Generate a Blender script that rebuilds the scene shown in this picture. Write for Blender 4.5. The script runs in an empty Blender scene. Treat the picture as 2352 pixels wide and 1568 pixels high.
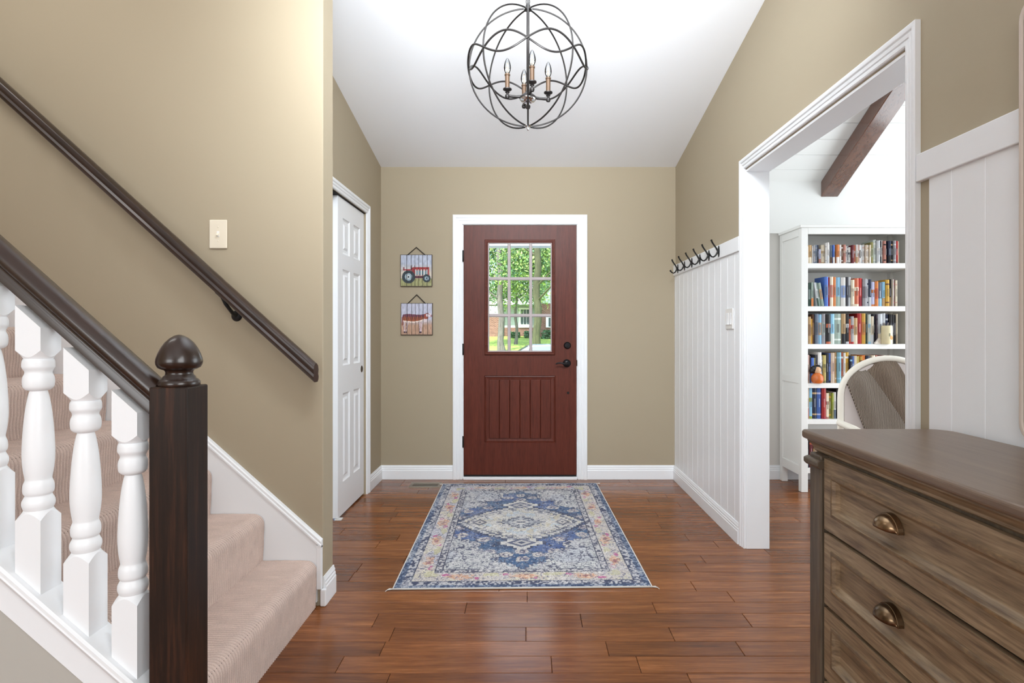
import bpy, bmesh, math, random
import numpy as np
from mathutils import Vector, Matrix

C = bpy.context.scene.collection
scene = bpy.context.scene
R = math.radians
rnd = random.Random(7)

# ------------------------------------------------------------------ camera, world, light
FX = 1312.0                                   # focal length in pixels of the 2352x1568 frame
VX, VY, CAMH = 1211.0, 763.0, 1.18            # vanishing point, camera height
cam_data = bpy.data.cameras.new('camera')
cam = bpy.data.objects.new('camera', cam_data)
C.objects.link(cam)
cam.location = (0, 0, CAMH)
cam.rotation_euler = (R(90), 0, 0)
cam_data.sensor_fit = 'HORIZONTAL'
cam_data.sensor_width = 36.0
cam_data.lens = FX / 2352 * 36.0
cam_data.shift_x = -(VX - 1176) / 2352
cam_data.shift_y = -(784 - VY) / 2352
cam_data.clip_start = 0.02
cam_data.clip_end = 300
scene.camera = cam

world = bpy.data.worlds.new('sky')
scene.world = world
world.use_nodes = True
wn = world.node_tree
sky = wn.nodes.new('ShaderNodeTexSky')
sky.sky_type = 'NISHITA'
sky.sun_disc = False
sky.sun_elevation = R(52)
sky.sun_rotation = R(200)
sky.air_density = 1.0
sky.dust_density = 2.5
wn.links.new(sky.outputs['Color'], wn.nodes['Background'].inputs['Color'])
wn.nodes['Background'].inputs['Strength'].default_value = 0.62

def sun(energy, rot, color=(1, .95, .86)):
    d = bpy.data.lights.new('sun', 'SUN'); d.energy = energy; d.angle = R(1.0); d.color = color
    o = bpy.data.objects.new('sun', d); C.objects.link(o); o.rotation_euler = rot
    o.location = (0, 20, 15)
sun(8.0, (R(38), 0, R(-25)))

def area(name, loc, rot, sx, sy, power, color, spread=180):
    d = bpy.data.lights.new(name, 'AREA'); d.shape = 'RECTANGLE'; d.size = sx; d.size_y = sy
    d.energy = power; d.color = color; d.spread = R(spread)
    o = bpy.data.objects.new(name, d); C.objects.link(o); o.location = loc; o.rotation_euler = rot
    return o
# added fill lamps standing in for unseen living room windows, then study window daylight
area('daylight_fill', (-2.6, -4.35, 1.8), (R(90), 0, R(-10)), 2.9, 2.2, 128, (.93, .97, 1.0))
area('daylight_fill', (1.05, -1.35, 1.75), (R(90), 0, R(90)), 2.4, 1.7, 92, (.95, .98, 1.0))
area('daylight_fill', (3.64, 3.20, 1.36), (R(90), 0, R(90)), 2.4, 2.2, 72, (.86, .94, 1.0))
area('stair_wall_fill', (-2.1, 1.45, 3.15), (R(48), 0, R(-8)), 1.3, .5, 16, (1.0, .975, .94))  # added fill that brightens the stair wall; no fixture stands here
# added out-of-view fill: one lamp bounced off the ceiling, one aimed down the hall
area('ceiling_bounce_fill', (.12, .62, 1.62), (R(180 - 50), 0, 0), .5, .5, 26, (.88, .945, 1.0), 76)
area('hall_fill', (0, 1.45, 2.78), (R(62), 0, 0), 1.4, .5, 30, (.90, .955, 1.0), 104)

scene.view_settings.view_transform = 'Standard'
scene.view_settings.look = 'None'
scene.view_settings.exposure = 0.06
scene.view_settings.gamma = 1.0
scene.view_settings.use_curve_mapping = False
scene.cycles.use_denoising = True
scene.cycles.max_bounces = 12
scene.cycles.diffuse_bounces = 7
scene.cycles.transparent_max_bounces = 16
scene.cycles.sample_clamp_indirect = 8

# ------------------------------------------------------------------ materials
def lin(c):
    c = [x / 255.0 for x in c[:3]]
    return tuple(x / 12.92 if x <= .04045 else ((x + .055) / 1.055) ** 2.4 for x in c)
def rgba(c): return (*lin(c), 1.0)

class NT:
    def __init__(s, name):
        s.m = bpy.data.materials.new(name); s.m.use_nodes = True
        s.t = s.m.node_tree; s.b = s.t.nodes['Principled BSDF']
    def n(s, typ, **kw):
        nd = s.t.nodes.new(typ)
        for k, v in kw.items():
            if k.startswith('_'): setattr(nd, k[1:], v)
            else: nd.inputs[k].default_value = v
        return nd
    def l(s, a, b): s.t.links.new(a, b)
    def coords(s, scale=(1, 1, 1), rand=False):
        tc = s.n('ShaderNodeTexCoord')
        mp = s.n('ShaderNodeMapping'); mp.inputs['Scale'].default_value = scale
        s.l(tc.outputs['Object'], mp.inputs['Vector'])
        if rand:
            oi = s.n('ShaderNodeObjectInfo')
            mu = s.n('ShaderNodeMath', _operation='MULTIPLY'); mu.inputs[1].default_value = 57.0
            s.l(oi.outputs['Random'], mu.inputs[0]); s.l(mu.outputs[0], mp.inputs['Location'])
        return mp.outputs['Vector']
    def ramp(s, fac, stops):
        r = s.n('ShaderNodeValToRGB'); e = r.color_ramp.elements
        while len(e) < len(stops): e.new(.5)
        for i, (p, c) in enumerate(stops): e[i].position = p; e[i].color = rgba(c)
        s.l(fac, r.inputs['Fac']); return r.outputs['Color']
    def mix(s, fac, a, b, mode='MIX'):
        m = s.n('ShaderNodeMix', _data_type='RGBA', _blend_type=mode)
        for k, v in ((0, fac), (6, a), (7, b)):
            if isinstance(v, (int, float)): m.inputs[k].default_value = v
            elif isinstance(v, tuple): m.inputs[k].default_value = v
            else: s.l(v, m.inputs[k])
        return m.outputs[2]
    def bump(s, h, strength, dist=.002):
        b = s.n('ShaderNodeBump'); b.inputs['Strength'].default_value = strength
        b.inputs['Distance'].default_value = dist
        s.l(h, b.inputs['Height']); s.l(b.outputs['Normal'], s.b.inputs['Normal'])

def plain(name, col, rough=.5, metal=0, spec=.5, bump=0, bscale=200, coat=0, vary=0):
    n = NT(name)
    n.b.inputs['Base Color'].default_value = rgba(col)
    n.b.inputs['Roughness'].default_value = rough
    n.b.inputs['Metallic'].default_value = metal
    n.b.inputs['Specular IOR Level'].default_value = spec
    n.b.inputs['Coat Weight'].default_value = coat
    n.b.inputs['Coat Roughness'].default_value = .15
    v = n.coords()
    nz = n.n('ShaderNodeTexNoise', Scale=bscale, Detail=3.0); n.l(v, nz.inputs['Vector'])
    if bump: n.bump(nz.outputs['Fac'], bump, .001)
    if vary:
        n2 = n.n('ShaderNodeTexNoise', Scale=6.0, Detail=4.0); n.l(v, n2.inputs['Vector'])
        c = n.ramp(n2.outputs['Fac'], [(.3, tuple(x * (1 - vary) for x in col)), (.7, tuple(min(255, x * (1 + vary)) for x in col))])
        n.l(c, n.b.inputs['Base Color'])
    return n.m

def wood(name, stops, scale, rough=.35, bump=.15, spec=.5, coat=0, rand=True, objvar=.0, fine=1.0):
    """streaky wood: 'scale' is small along the grain"""
    n = NT(name)
    v = n.coords(scale, rand)
    a = n.n('ShaderNodeTexNoise', Scale=1.0, Detail=6.0, Roughness=.62, Distortion=.6); n.l(v, a.inputs['Vector'])
    v2 = n.coords(tuple(x * 4.3 for x in scale), rand)
    b = n.n('ShaderNodeTexNoise', Scale=1.0, Detail=4.0, Roughness=.6); n.l(v2, b.inputs['Vector'])
    mx = n.n('ShaderNodeMath', _operation='MULTIPLY_ADD'); mx.inputs[1].default_value = .45 * fine
    n.l(b.outputs['Fac'], mx.inputs[0])
    sc = n.n('ShaderNodeMath', _operation='MULTIPLY'); sc.inputs[1].default_value = 1 - .45 * fine
    n.l(a.outputs['Fac'], sc.inputs[0]); n.l(sc.outputs[0], mx.inputs[2])
    fac = mx.outputs[0]
    if objvar:
        oi = n.n('ShaderNodeObjectInfo')
        ma = n.n('ShaderNodeMath', _operation='MULTIPLY_ADD'); ma.inputs[1].default_value = objvar
        n.l(oi.outputs['Random'], ma.inputs[0])
        sb = n.n('ShaderNodeMath', _operation='SUBTRACT'); sb.inputs[1].default_value = objvar / 2
        n.l(fac, sb.inputs[0]); n.l(sb.outputs[0], ma.inputs[2]); fac = ma.outputs[0]
    n.l(n.ramp(fac, stops), n.b.inputs['Base Color'])
    n.b.inputs['Roughness'].default_value = rough
    n.b.inputs['Specular IOR Level'].default_value = spec
    n.b.inputs['Coat Weight'].default_value = coat
    n.b.inputs['Coat Roughness'].default_value = .12
    if bump: n.bump(b.outputs['Fac'], bump, .001)
    return n.m

def vcol(name, rough=.6, bump=0, bscale=900, spec=.4, sheen=0):
    n = NT(name)
    at = n.n('ShaderNodeAttribute'); at.attribute_name = 'Col'
    n.l(at.outputs['Color'], n.b.inputs['Base Color'])
    n.b.inputs['Roughness'].default_value = rough
    n.b.inputs['Specular IOR Level'].default_value = spec
    if sheen: n.b.inputs['Sheen Weight'].default_value = sheen
    if bump:
        nz = n.n('ShaderNodeTexNoise', Scale=bscale, Detail=2.0); n.l(n.coords(), nz.inputs['Vector'])
        n.bump(nz.outputs['Fac'], bump, .002)
    return n.m

def clear_glass(name, tint=(250, 253, 252)):
    n = NT(name)
    out = n.t.nodes['Material Output']
    tr = n.n('ShaderNodeBsdfTransparent'); tr.inputs['Color'].default_value = rgba(tint)
    gl = n.n('ShaderNodeBsdfGlossy'); gl.inputs['Roughness'].default_value = .02
    fr = n.n('ShaderNodeFresnel'); fr.inputs['IOR'].default_value = 1.45
    mx = n.n('ShaderNodeMixShader')
    n.l(fr.outputs[0], mx.inputs[0]); n.l(tr.outputs[0], mx.inputs[1]); n.l(gl.outputs[0], mx.inputs[2])
    n.l(mx.outputs[0], out.inputs['Surface'])
    return n.m

M = {}
M['tan'] = plain('tan_wall_paint', (166, 154, 132), .75, spec=.25, bump=.05, bscale=350)
M['white'] = plain('white_trim_paint', (238, 241, 244), .38, spec=.4, bump=.02, bscale=300)
M['white_wall'] = plain('white_wall_paint', (238, 238, 236), .7, spec=.25, bump=.04, bscale=300)
M['ceiling'] = plain('ceiling_paint', (240, 242, 245), .85, spec=.15, bump=.05, bscale=300)
M['greige'] = plain('pale_grey_wall_paint', (216, 213, 208), .75, spec=.25, bump=.05, bscale=300)
M['under_stair'] = plain('grey_wall_paint', (182, 179, 172), .7, spec=.25, bump=.05, bscale=300)
M['floor'] = wood('oak_floor', [(.28, (84, 47, 22)), (.48, (116, 67, 33)), (.60, (136, 82, 43)), (.78, (166, 108, 62))],
                  (2.2, 30, 30), rough=.23, bump=.03, spec=.5, objvar=.17, fine=.8)
M['subfloor'] = plain('floor_gap', (46, 26, 17), .8)
M['roomfloor'] = wood('oak_floor_far', [(.25, (84, 46, 28)), (.5, (124, 70, 42)), (.75, (150, 90, 58))], (2.2, 30, 30), rough=.35, bump=.1, rand=False)
M['dark_wood'] = wood('dark_stained_wood', [(.30, (18, 11, 8)), (.5, (36, 22, 14)), (.62, (60, 35, 22)), (.74, (92, 55, 34))],
                      (30, 30, 1.6), rough=.42, bump=.10, spec=.28, rand=False)
M['rail_wood'] = plain('dark_rail_varnish', (42, 26, 18), .32, spec=.5, coat=.35, bump=.02, bscale=80, vary=.14)
M['door_wood'] = wood('red_brown_door_stain', [(.2, (56, 22, 14)), (.5, (88, 39, 27)), (.8, (110, 52, 37))], (45, 45, 3.2),
                      rough=.42, bump=.22, spec=.3, rand=False)
M['door_wood_h'] = wood('red_brown_door_stain_rail', [(.2, (56, 22, 14)), (.5, (88, 39, 27)), (.8, (110, 52, 37))], (3.2, 45, 45),
                        rough=.42, bump=.22, spec=.3, rand=False)
M['muntin'] = plain('pale_muntin', (176, 166, 166), .5)
M['black'] = plain('black_metal', (22, 22, 23), .42, metal=.3, spec=.5, bump=.05, bscale=400)
M['bronze'] = plain('dark_bronze_metal', (40, 37, 36), .40, metal=.6, spec=.5, bump=.03, bscale=400)
M['antique'] = plain('antique_brass_sleeve', (76, 57, 41), .5, metal=.3, spec=.35)
M['chrome'] = plain('polished_metal', (225, 228, 232), .08, metal=1.0)
M['lever'] = plain('oil_rubbed_bronze', (30, 29, 32), .34, metal=.55, bump=.03, bscale=300)
M['glass'] = clear_glass('window_glass')
M['bulb'] = clear_glass('bulb_glass', (246, 248, 250))
M['filament'] = plain('filament', (150, 132, 104), .5, metal=.3)
M['ivory'] = plain('ivory_plastic', (222, 212, 192), .35, spec=.5)
M['plate_white'] = plain('white_plastic', (228, 227, 224), .3, spec=.5)
M['vcol'] = vcol('painted_print', .6)
M['book'] = vcol('book_cover', .5, spec=.4)
M['rug'] = vcol('rug_pile', .95, bump=.6, bscale=700, spec=.1, sheen=.15)
M['binding'] = plain('rug_binding', (208, 206, 200), .9, bump=.3, bscale=900)
M['carpet'] = None
M['vent'] = plain('brushed_register_metal', (150, 140, 126), .45, metal=.6)
M['vent_dark'] = plain('duct_shade_and_track', (24, 22, 20), .9)
M['dresser'] = wood('weathered_dresser_wood', [(.24, (64, 50, 38)), (.40, (104, 85, 65)), (.50, (130, 110, 85)), (.60, (152, 131, 104)), (.74, (184, 163, 134))],
                    (14, 2.4, 34), rough=.42, bump=.25, rand=True, fine=1.1)
M['dresser_v'] = wood('weathered_dresser_post', [(.22, (56, 48, 39)), (.45, (84, 73, 60)), (.62, (106, 93, 77)), (.82, (132, 116, 95))],
                      (30, 30, 2.4), rough=.45, bump=.25, rand=True)
M['dresser_top'] = wood('weathered_dresser_top', [(.2, (88, 70, 57)), (.5, (112, 93, 77)), (.8, (134, 115, 96))], (26, 1.6, 26),
                        rough=.33, bump=.08, rand=False)
M['dresser_worn'] = wood('worn_moulding_edge', [(.25, (76, 60, 44)), (.5, (112, 91, 66)), (.75, (168, 138, 98))], (24, 9, 24), rough=.5, bump=.2)
M['cup'] = plain('aged_bronze_pull', (120, 98, 74), .24, metal=.9, spec=.5, bump=.05, bscale=60, vary=.25)
M['beam'] = wood('brown_ceiling_beam', [(.2, (58, 30, 17)), (.5, (88, 49, 29)), (.8, (108, 64, 40))], (18, 1.6, 18), rough=.22, bump=.8, coat=1.0, rand=False)
M['shelf'] = plain('white_bookcase_paint', (230, 229, 226), .42, spec=.4, bump=.02, bscale=200)
M['mirror'] = plain('mirror_glass', (228, 230, 230), .03, metal=1.0)
M['mirror_frame'] = plain('pale_frame_paint', (206, 192, 180), .45)
M['chair_white'] = plain('white_chair_frame', (226, 220, 208), .5, bump=.05)
M['chair_pad'] = plain('light_grey_upholstery', (196, 186, 182), .9, bump=.3, bscale=500)
M['cord'] = plain('black_cord', (32, 26, 22), .7)
M['soil'] = plain('dark_edge', (70, 58, 50), .8)

def rib_cloth(name, a, b, sx):
    n = NT(name)
    v = n.coords((1, 1, 1))
    w = n.n('ShaderNodeTexWave', Scale=sx, Distortion=1.2, Detail=1.0); w.inputs['Detail Scale'].default_value = 2.0
    n.l(v, w.inputs['Vector'])
    n.l(n.ramp(w.outputs['Fac'], [(.15, a), (.85, b)]), n.b.inputs['Base Color'])
    n.b.inputs['Roughness'].default_value = .95; n.b.inputs['Specular IOR Level'].default_value = .1
    n.bump(w.outputs['Fac'], .5, .003); return n.m
M['blanket'] = rib_cloth('brown_rib_knit', (82, 70, 60), (146, 129, 114), 44)
M['blanket2'] = rib_cloth('taupe_weave_knit', (84, 74, 66), (154, 142, 130), 50)

def carpet_mat():
    n = NT('ribbed_carpet')
    at = n.n('ShaderNodeAttribute'); at.attribute_name = 'Col'
    nz = n.n('ShaderNodeTexNoise', Scale=420.0, Detail=2.0); n.l(n.coords(), nz.inputs['Vector'])
    g = n.ramp(nz.outputs['Fac'], [(.3, (200, 200, 200)), (.7, (255, 255, 255))])
    n.l(n.mix(.6, at.outputs['Color'], g, 'MULTIPLY'), n.b.inputs['Base Color'])
    n.b.inputs['Roughness'].default_value = .95; n.b.inputs['Specular IOR Level'].default_value = .1
    n.b.inputs['Sheen Weight'].default_value = .2
    n.bump(nz.outputs['Fac'], .5, .002); return n.m
M['carpet'] = carpet_mat()

# ------------------------------------------------------------------ mesh helpers
class MB:
    def __init__(s): s.V, s.F, s.Mi = [], [], []
    def add(s, vs, fs, m=0):
        b = len(s.V); s.V += [tuple(v) for v in vs]
        for f in fs: s.F.append(tuple(b + i for i in f)); s.Mi.append(m)
        return s
    def box(s, x0, x1, y0, y1, z0, z1, m=0):
        vs = [(x, y, z) for x in (x0, x1) for y in (y0, y1) for z in (z0, z1)]
        return s.add(vs, [(0, 1, 3, 2), (4, 6, 7, 5), (0, 4, 5, 1), (2, 3, 7, 6), (0, 2, 6, 4), (1, 5, 7, 3)], m)
    def prism(s, poly, axis, a, b, m=0, caps=True):
        """poly is 2D: axis x -> (y,z), y -> (x,z), z -> (x,y)"""
        def P(p, t): return {'x': (t, p[0], p[1]), 'y': (p[0], t, p[1]), 'z': (p[0], p[1], t)}[axis]
        n = len(poly)
        vs = [P(p, a) for p in poly] + [P(p, b) for p in poly]
        fs = [(i, (i + 1) % n, n + (i + 1) % n, n + i) for i in range(n)]
        if caps: fs += [tuple(range(n - 1, -1, -1)), tuple(range(n, 2 * n))]
        return s.add(vs, fs, m)
    def tube(s, pts, r, n=8, closed=False, m=0, flat=1.0):
        pts = [Vector(p) for p in pts]; k = len(pts); rs = r if isinstance(r, (list, tuple)) else [r] * k
        up = None; rings = []
        for i, p in enumerate(pts):
            if closed: t = pts[(i + 1) % k] - pts[i - 1]
            else: t = pts[min(i + 1, k - 1)] - pts[max(i - 1, 0)]
            t = t.normalized() if t.length > 1e-9 else Vector((0, 0, 1))
            if up is None:
                up = Vector((0, 0, 1)) if abs(t.z) < .9 else Vector((1, 0, 0))
            u = up - t * up.dot(t)
            if u.length < 1e-6: u = t.orthogonal()
            u.normalize(); w = t.cross(u); up = u
            rings.append([p + (u * math.cos(2 * math.pi * j / n) * flat + w * math.sin(2 * math.pi * j / n)) * rs[i] for j in range(n)])
        vs = [v for rg in rings for v in rg]; fs = []
        for i in range(k if closed else k - 1):
            a, b = i * n, ((i + 1) % k) * n
            for j in range(n): fs.append((a + j, a + (j + 1) % n, b + (j + 1) % n, b + j))
        if not closed: fs += [tuple(range(n - 1, -1, -1)), tuple(range((k - 1) * n, k * n))]
        return s.add(vs, fs, m)
    def lathe(s, prof, c=(0, 0, 0), n=24, m=0, axis='z'):
        """prof [(radius, height)]"""
        vs = []
        for r, h in prof:
            r = max(r, 1e-5)
            for j in range(n):
                a = 2 * math.pi * j / n
                p = (r * math.cos(a), r * math.sin(a), h)
                if axis == 'y': p = (p[0], p[2], p[1])
                if axis == 'x': p = (p[2], p[0], p[1])
                vs.append((p[0] + c[0], p[1] + c[1], p[2] + c[2]))
        k = len(prof); fs = []
        for i in range(k - 1):
            for j in range(n): fs.append((i * n + j, i * n + (j + 1) % n, (i + 1) * n + (j + 1) % n, (i + 1) * n + j))
        fs += [tuple(range(n - 1, -1, -1)), tuple(range((k - 1) * n, k * n))]
        return s.add(vs, fs, m)
    def face_frame(s, u0, u1, v0, v1, panels, rings, P, m=0):
        """flat face [u0,u1]x[v0,v1] with moulded panels; rings [(inset, depth)], P(u, v, depth) -> xyz. depth<0 goes in"""
        us = sorted({u0, u1, *[p[0] for p in panels], *[p[1] for p in panels]})
        vs_ = sorted({v0, v1, *[p[2] for p in panels], *[p[3] for p in panels]})
        for a, b in zip(us, us[1:]):
            for c, d in zip(vs_, vs_[1:]):
                mu, mv = (a + b) / 2, (c + d) / 2
                if any(p[0] < mu < p[1] and p[2] < mv < p[3] for p in panels): continue
                s.add([P(a, c, 0), P(b, c, 0), P(b, d, 0), P(a, d, 0)], [(0, 1, 2, 3)], m)
        for p in panels:
            rr = [(0, 0)] + list(rings(p) if callable(rings) else rings)
            vs = []
            for i, d in rr:
                vs += [P(p[0] + i, p[2] + i, d), P(p[1] - i, p[2] + i, d), P(p[1] - i, p[3] - i, d), P(p[0] + i, p[3] - i, d)]
            fs = []
            for k in range(len(rr) - 1):
                for j in range(4): fs.append((k * 4 + j, k * 4 + (j + 1) % 4, (k + 1) * 4 + (j + 1) % 4, (k + 1) * 4 + j))
            if len(p) < 5 or not p[4]: fs.append(tuple(range((len(rr) - 1) * 4, len(rr) * 4)))
            s.add(vs, fs, m)

WL = {}
def wl(o): return WL.get(o.name, Vector((0, 0, 0))) if o is not None else Vector((0, 0, 0))

def obj(name, mb, mats, parent=None, world=True, smooth=False, bevel=0, seg=2, normals=True, colors=None, angle=40):
    me = bpy.data.meshes.new(name)
    off = wl(parent) if (parent is not None and world) else Vector((0, 0, 0))
    V = [(v[0] - off.x, v[1] - off.y, v[2] - off.z) for v in mb.V]
    me.from_pydata(V, [], mb.F)
    if not isinstance(mats, (list, tuple)): mats = [mats]
    for m in mats: me.materials.append(m)
    if any(mb.Mi): me.polygons.foreach_set('material_index', mb.Mi)
    if normals:
        bm = bmesh.new(); bm.from_mesh(me)
        bmesh.ops.remove_doubles(bm, verts=bm.verts, dist=1e-6)
        bmesh.ops.recalc_face_normals(bm, faces=bm.faces)
        bm.to_mesh(me); bm.free()
    if smooth:
        me.polygons.foreach_set('use_smooth', [True] * len(me.polygons))
        me.set_sharp_from_angle(angle=R(angle))
    me.update()
    o = bpy.data.objects.new(name, me); C.objects.link(o)
    if parent is not None: o.parent = parent; WL[o.name] = wl(parent)
    if bevel:
        b = o.modifiers.new('bevel', 'BEVEL'); b.width = bevel; b.segments = seg; b.limit_method = 'ANGLE'; b.angle_limit = R(35)
    return o

def tag(o, label=None, cat=None, group=None, kind=None):
    if label: o['label'] = label
    if cat: o['category'] = cat
    if group: o['group'] = group
    if kind: o['kind'] = kind
    return o

def thing(name, label, cat, loc=(0, 0, 0), group=None, rz=0, kind=None):
    o = bpy.data.objects.new(name, None); C.objects.link(o); o.location = loc; o.rotation_euler = (0, 0, rz)
    o.empty_display_size = .05
    WL[o.name] = Vector(loc)
    return tag(o, label, cat, group, kind)

def struct(name, mb, mats, label, parent=None, **kw):
    return tag(obj(name, mb, mats, parent, **kw), label, None, None, 'structure')

def sroot(name, label, loc=(0, 0, 0)):
    return thing(name, label, None, loc, kind='structure')

def link_copy(o, parent=None, loc=None):
    c = o.copy(); C.objects.link(c)
    if parent is not None: c.parent = parent
    if loc is not None: c.location = loc
    return c
def copy_tree(root, loc, label=None):
    r = link_copy(root, None, loc)
    if label: r['label'] = label
    for ch in list(root.children):
        c = link_copy(ch, r)
        for g in list(ch.children): link_copy(g, c)
    return r

def grid_mesh(name, X, Y, Z, cols, mat, parent=None, smooth=True):
    """numpy grid (rows, cols) -> mesh with point colours"""
    h, w = X.shape
    me = bpy.data.meshes.new(name)
    nv = h * w; nf = (h - 1) * (w - 1)
    me.vertices.add(nv)
    me.vertices.foreach_set('co', np.stack([X, Y, Z], -1).astype(np.float32).ravel())
    idx = np.arange(nv).reshape(h, w)
    q = np.stack([idx[:-1, :-1], idx[:-1, 1:], idx[1:, 1:], idx[1:, :-1]], -1).reshape(-1, 4)
    me.loops.add(nf * 4); me.loops.foreach_set('vertex_index', q.ravel().astype(np.int32))
    me.polygons.add(nf)
    me.polygons.foreach_set('loop_start', (np.arange(nf) * 4).astype(np.int32))
    me.polygons.foreach_set('use_smooth', np.full(nf, smooth))
    me.update(calc_edges=True)
    if cols is not None:
        a = me.color_attributes.new('Col', 'FLOAT_COLOR', 'POINT')
        a.data.foreach_set('color', np.concatenate([cols, np.ones((*cols.shape[:2], 1))], -1).astype(np.float32).ravel())
    me.materials.append(mat)
    o = bpy.data.objects.new(name, me); C.objects.link(o)
    if parent is not None: o.parent = parent
    return o

def nlin(a):
    a = np.asarray(a, float) / 255.0
    return np.where(a <= .04045, a / 12.92, ((a + .055) / 1.055) ** 2.4)

def vnoise(shape, cells, seed):
    rs = np.random.RandomState(seed)
    g = rs.rand(cells[0] + 2, cells[1] + 2)
    yy = np.linspace(0, cells[0], shape[0]); xx = np.linspace(0, cells[1], shape[1])
    iy = yy.astype(int); ix = xx.astype(int); fy = (yy - iy)[:, None]; fx = (xx - ix)[None, :]
    fy = fy * fy * (3 - 2 * fy); fx = fx * fx * (3 - 2 * fx)
    A = g[iy][:, ix]; B = g[iy][:, ix + 1]; D = g[iy + 1][:, ix]; E = g[iy + 1][:, ix + 1]
    return (A * (1 - fx) + B * fx) * (1 - fy) + (D * (1 - fx) + E * fx) * fy

# ------------------------------------------------------------------ dimensions
YD = 4.594            # inner face of the front-door wall
XR = 1.193            # hall face of the right wall
WT = .126             # its thickness
XL = -1.1765          # face of the closet wall
YS, YS2, XE = 2.47, 2.597, -.883   # stair wall: front, back, free end
OY0, OY1, OZ = 1.785, 3.122, 2.066  # cased opening into the study
def ceil_z(y): return 2.509 + .196 * (YD - y)

# ------------------------------------------------------------------ floor
fl = MB().box(-4.2, 4.5, -4.6, 4.76, -.10, -.012)
floor = struct('floor', fl, M['subfloor'], 'warm brown oak strip floor of hall and study')
behind = MB().box(-4.2, 4.5, -4.6, 1.30, -.012, 0)
obj('plank_field', behind, M['roomfloor'], floor)
rowy = [4.60]
edges = [2.606, 2.50, 2.40, 2.287, 2.183, 2.083, 1.98]
w = .1045
ys = [1.30]
y = 1.98
below = [1.98 - w * k for k in range(1, 7)]
above = [2.606 + w * k for k in range(1, 19)] + [YD + .15]
bounds = sorted(below + edges + [a for a in above if a < YD] + [YD + .14])
bounds[0] = 1.30
joints = {2.50: [1211], 2.40: [1070, 1503], 2.287: [862, 1335], 2.183: [1208, 1543], 2.083: [878, 1395, 1700], 1.98: [780, 1267, 1467]}
prnd = random.Random(3)
for a, b in zip(bounds, bounds[1:]):
    xs = []
    for k, v in joints.items():
        if abs(a - k) < 1e-3: xs = [(p - VX) * (a + b) / 2 / FX for p in v]
    lo, hi = -1.35, (3.1 if a > 2.55 else 2.4)
    x = min(xs) if xs else prnd.uniform(-.9, .0)
    if not xs: xs = [x]
    while min(xs) > lo + .5: xs.append(min(xs) - prnd.uniform(.45, 1.0))
    while max(xs) < hi - .5: xs.append(max(xs) + prnd.uniform(.5, 1.1))
    xs = sorted([lo] + [q for q in xs if lo + .1 < q < hi - .1] + [hi])
    for x0, x1 in zip(xs, xs[1:]):
        g = .0007
        ch = .0016
        m = MB()
        m.add([(x0 + g, a + g, -.012), (x1 - g, a + g, -.012), (x1 - g, b - g, -.012), (x0 + g, b - g, -.012),
               (x0 + g, a + g, -ch), (x1 - g, a + g, -ch), (x1 - g, b - g, -ch), (x0 + g, b - g, -ch),
               (x0 + g + ch, a + g + ch, 0), (x1 - g - ch, a + g + ch, 0), (x1 - g - ch, b - g - ch, 0), (x0 + g + ch, b - g - ch, 0)],
              [(0, 1, 5, 4), (1, 2, 6, 5), (2, 3, 7, 6), (3, 0, 4, 7), (4, 5, 9, 8), (5, 6, 10, 9), (6, 7, 11, 10), (7, 4, 8, 11), (8, 9, 10, 11)])
        obj('plank', m, M['floor'], floor, normals=False)

# ------------------------------------------------------------------ walls and ceilings
c = MB()
c.prism([(YD + .16, ceil_z(YD + .16)), (0, ceil_z(0)), (-4.6, ceil_z(0)), (-4.6, ceil_z(0) + .1), (0, ceil_z(0) + .1), (YD + .16, ceil_z(YD + .16) + .1)], 'x', -4.2, XR + WT)
struct('ceiling', c, M['ceiling'], 'white sloped ceiling rising away from the front door')

DX0, DX1, DZ = -.524, .408, 2.050     # rough opening of the front door
m = MB()
m.box(XL - .12, DX0, YD, YD + .15, -.01, 3.0)
m.box(DX1, XR + .02, YD, YD + .15, -.01, 3.0)
m.box(DX0, DX1, YD, YD + .15, DZ, 3.0)
struct('wall_front', m, M['tan'], 'tan wall around the front door')

CY0, CY1, CZ = 2.76, 4.160, 2.0475     # closet opening
m = MB()
m.box(XL - .12, XL, CY1, YD, -.01, 3.2)
m.box(XL - .12, XL, YS2, CY0, -.01, 3.2)
m.box(XL - .12, XL, CY0, CY1, CZ, 3.2)
m.box(XL - .75, XL - .72, YS2, YD + .1, -.01, 3.2)
struct('wall_left', m, M['tan'], 'tan wall above the white closet doors')

m = MB().box(-4.2, XE, YS, YS2, -.01, 4.2)
struct('wall_stair', m, M['tan'], 'tall tan wall beside the staircase with a free end', bevel=.004)

m = MB()
m.box(XR, XR + WT, OY1, YD + .15, -.01, 3.3)
m.box(XR, XR + WT, -4.6, OY0, -.01, 3.6)
m.box(XR, XR + WT, OY0, OY1, OZ, 3.4)
wall_r = struct('wall_right', m, M['tan'], 'tan right wall with white plank wainscot and cased opening')
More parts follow.
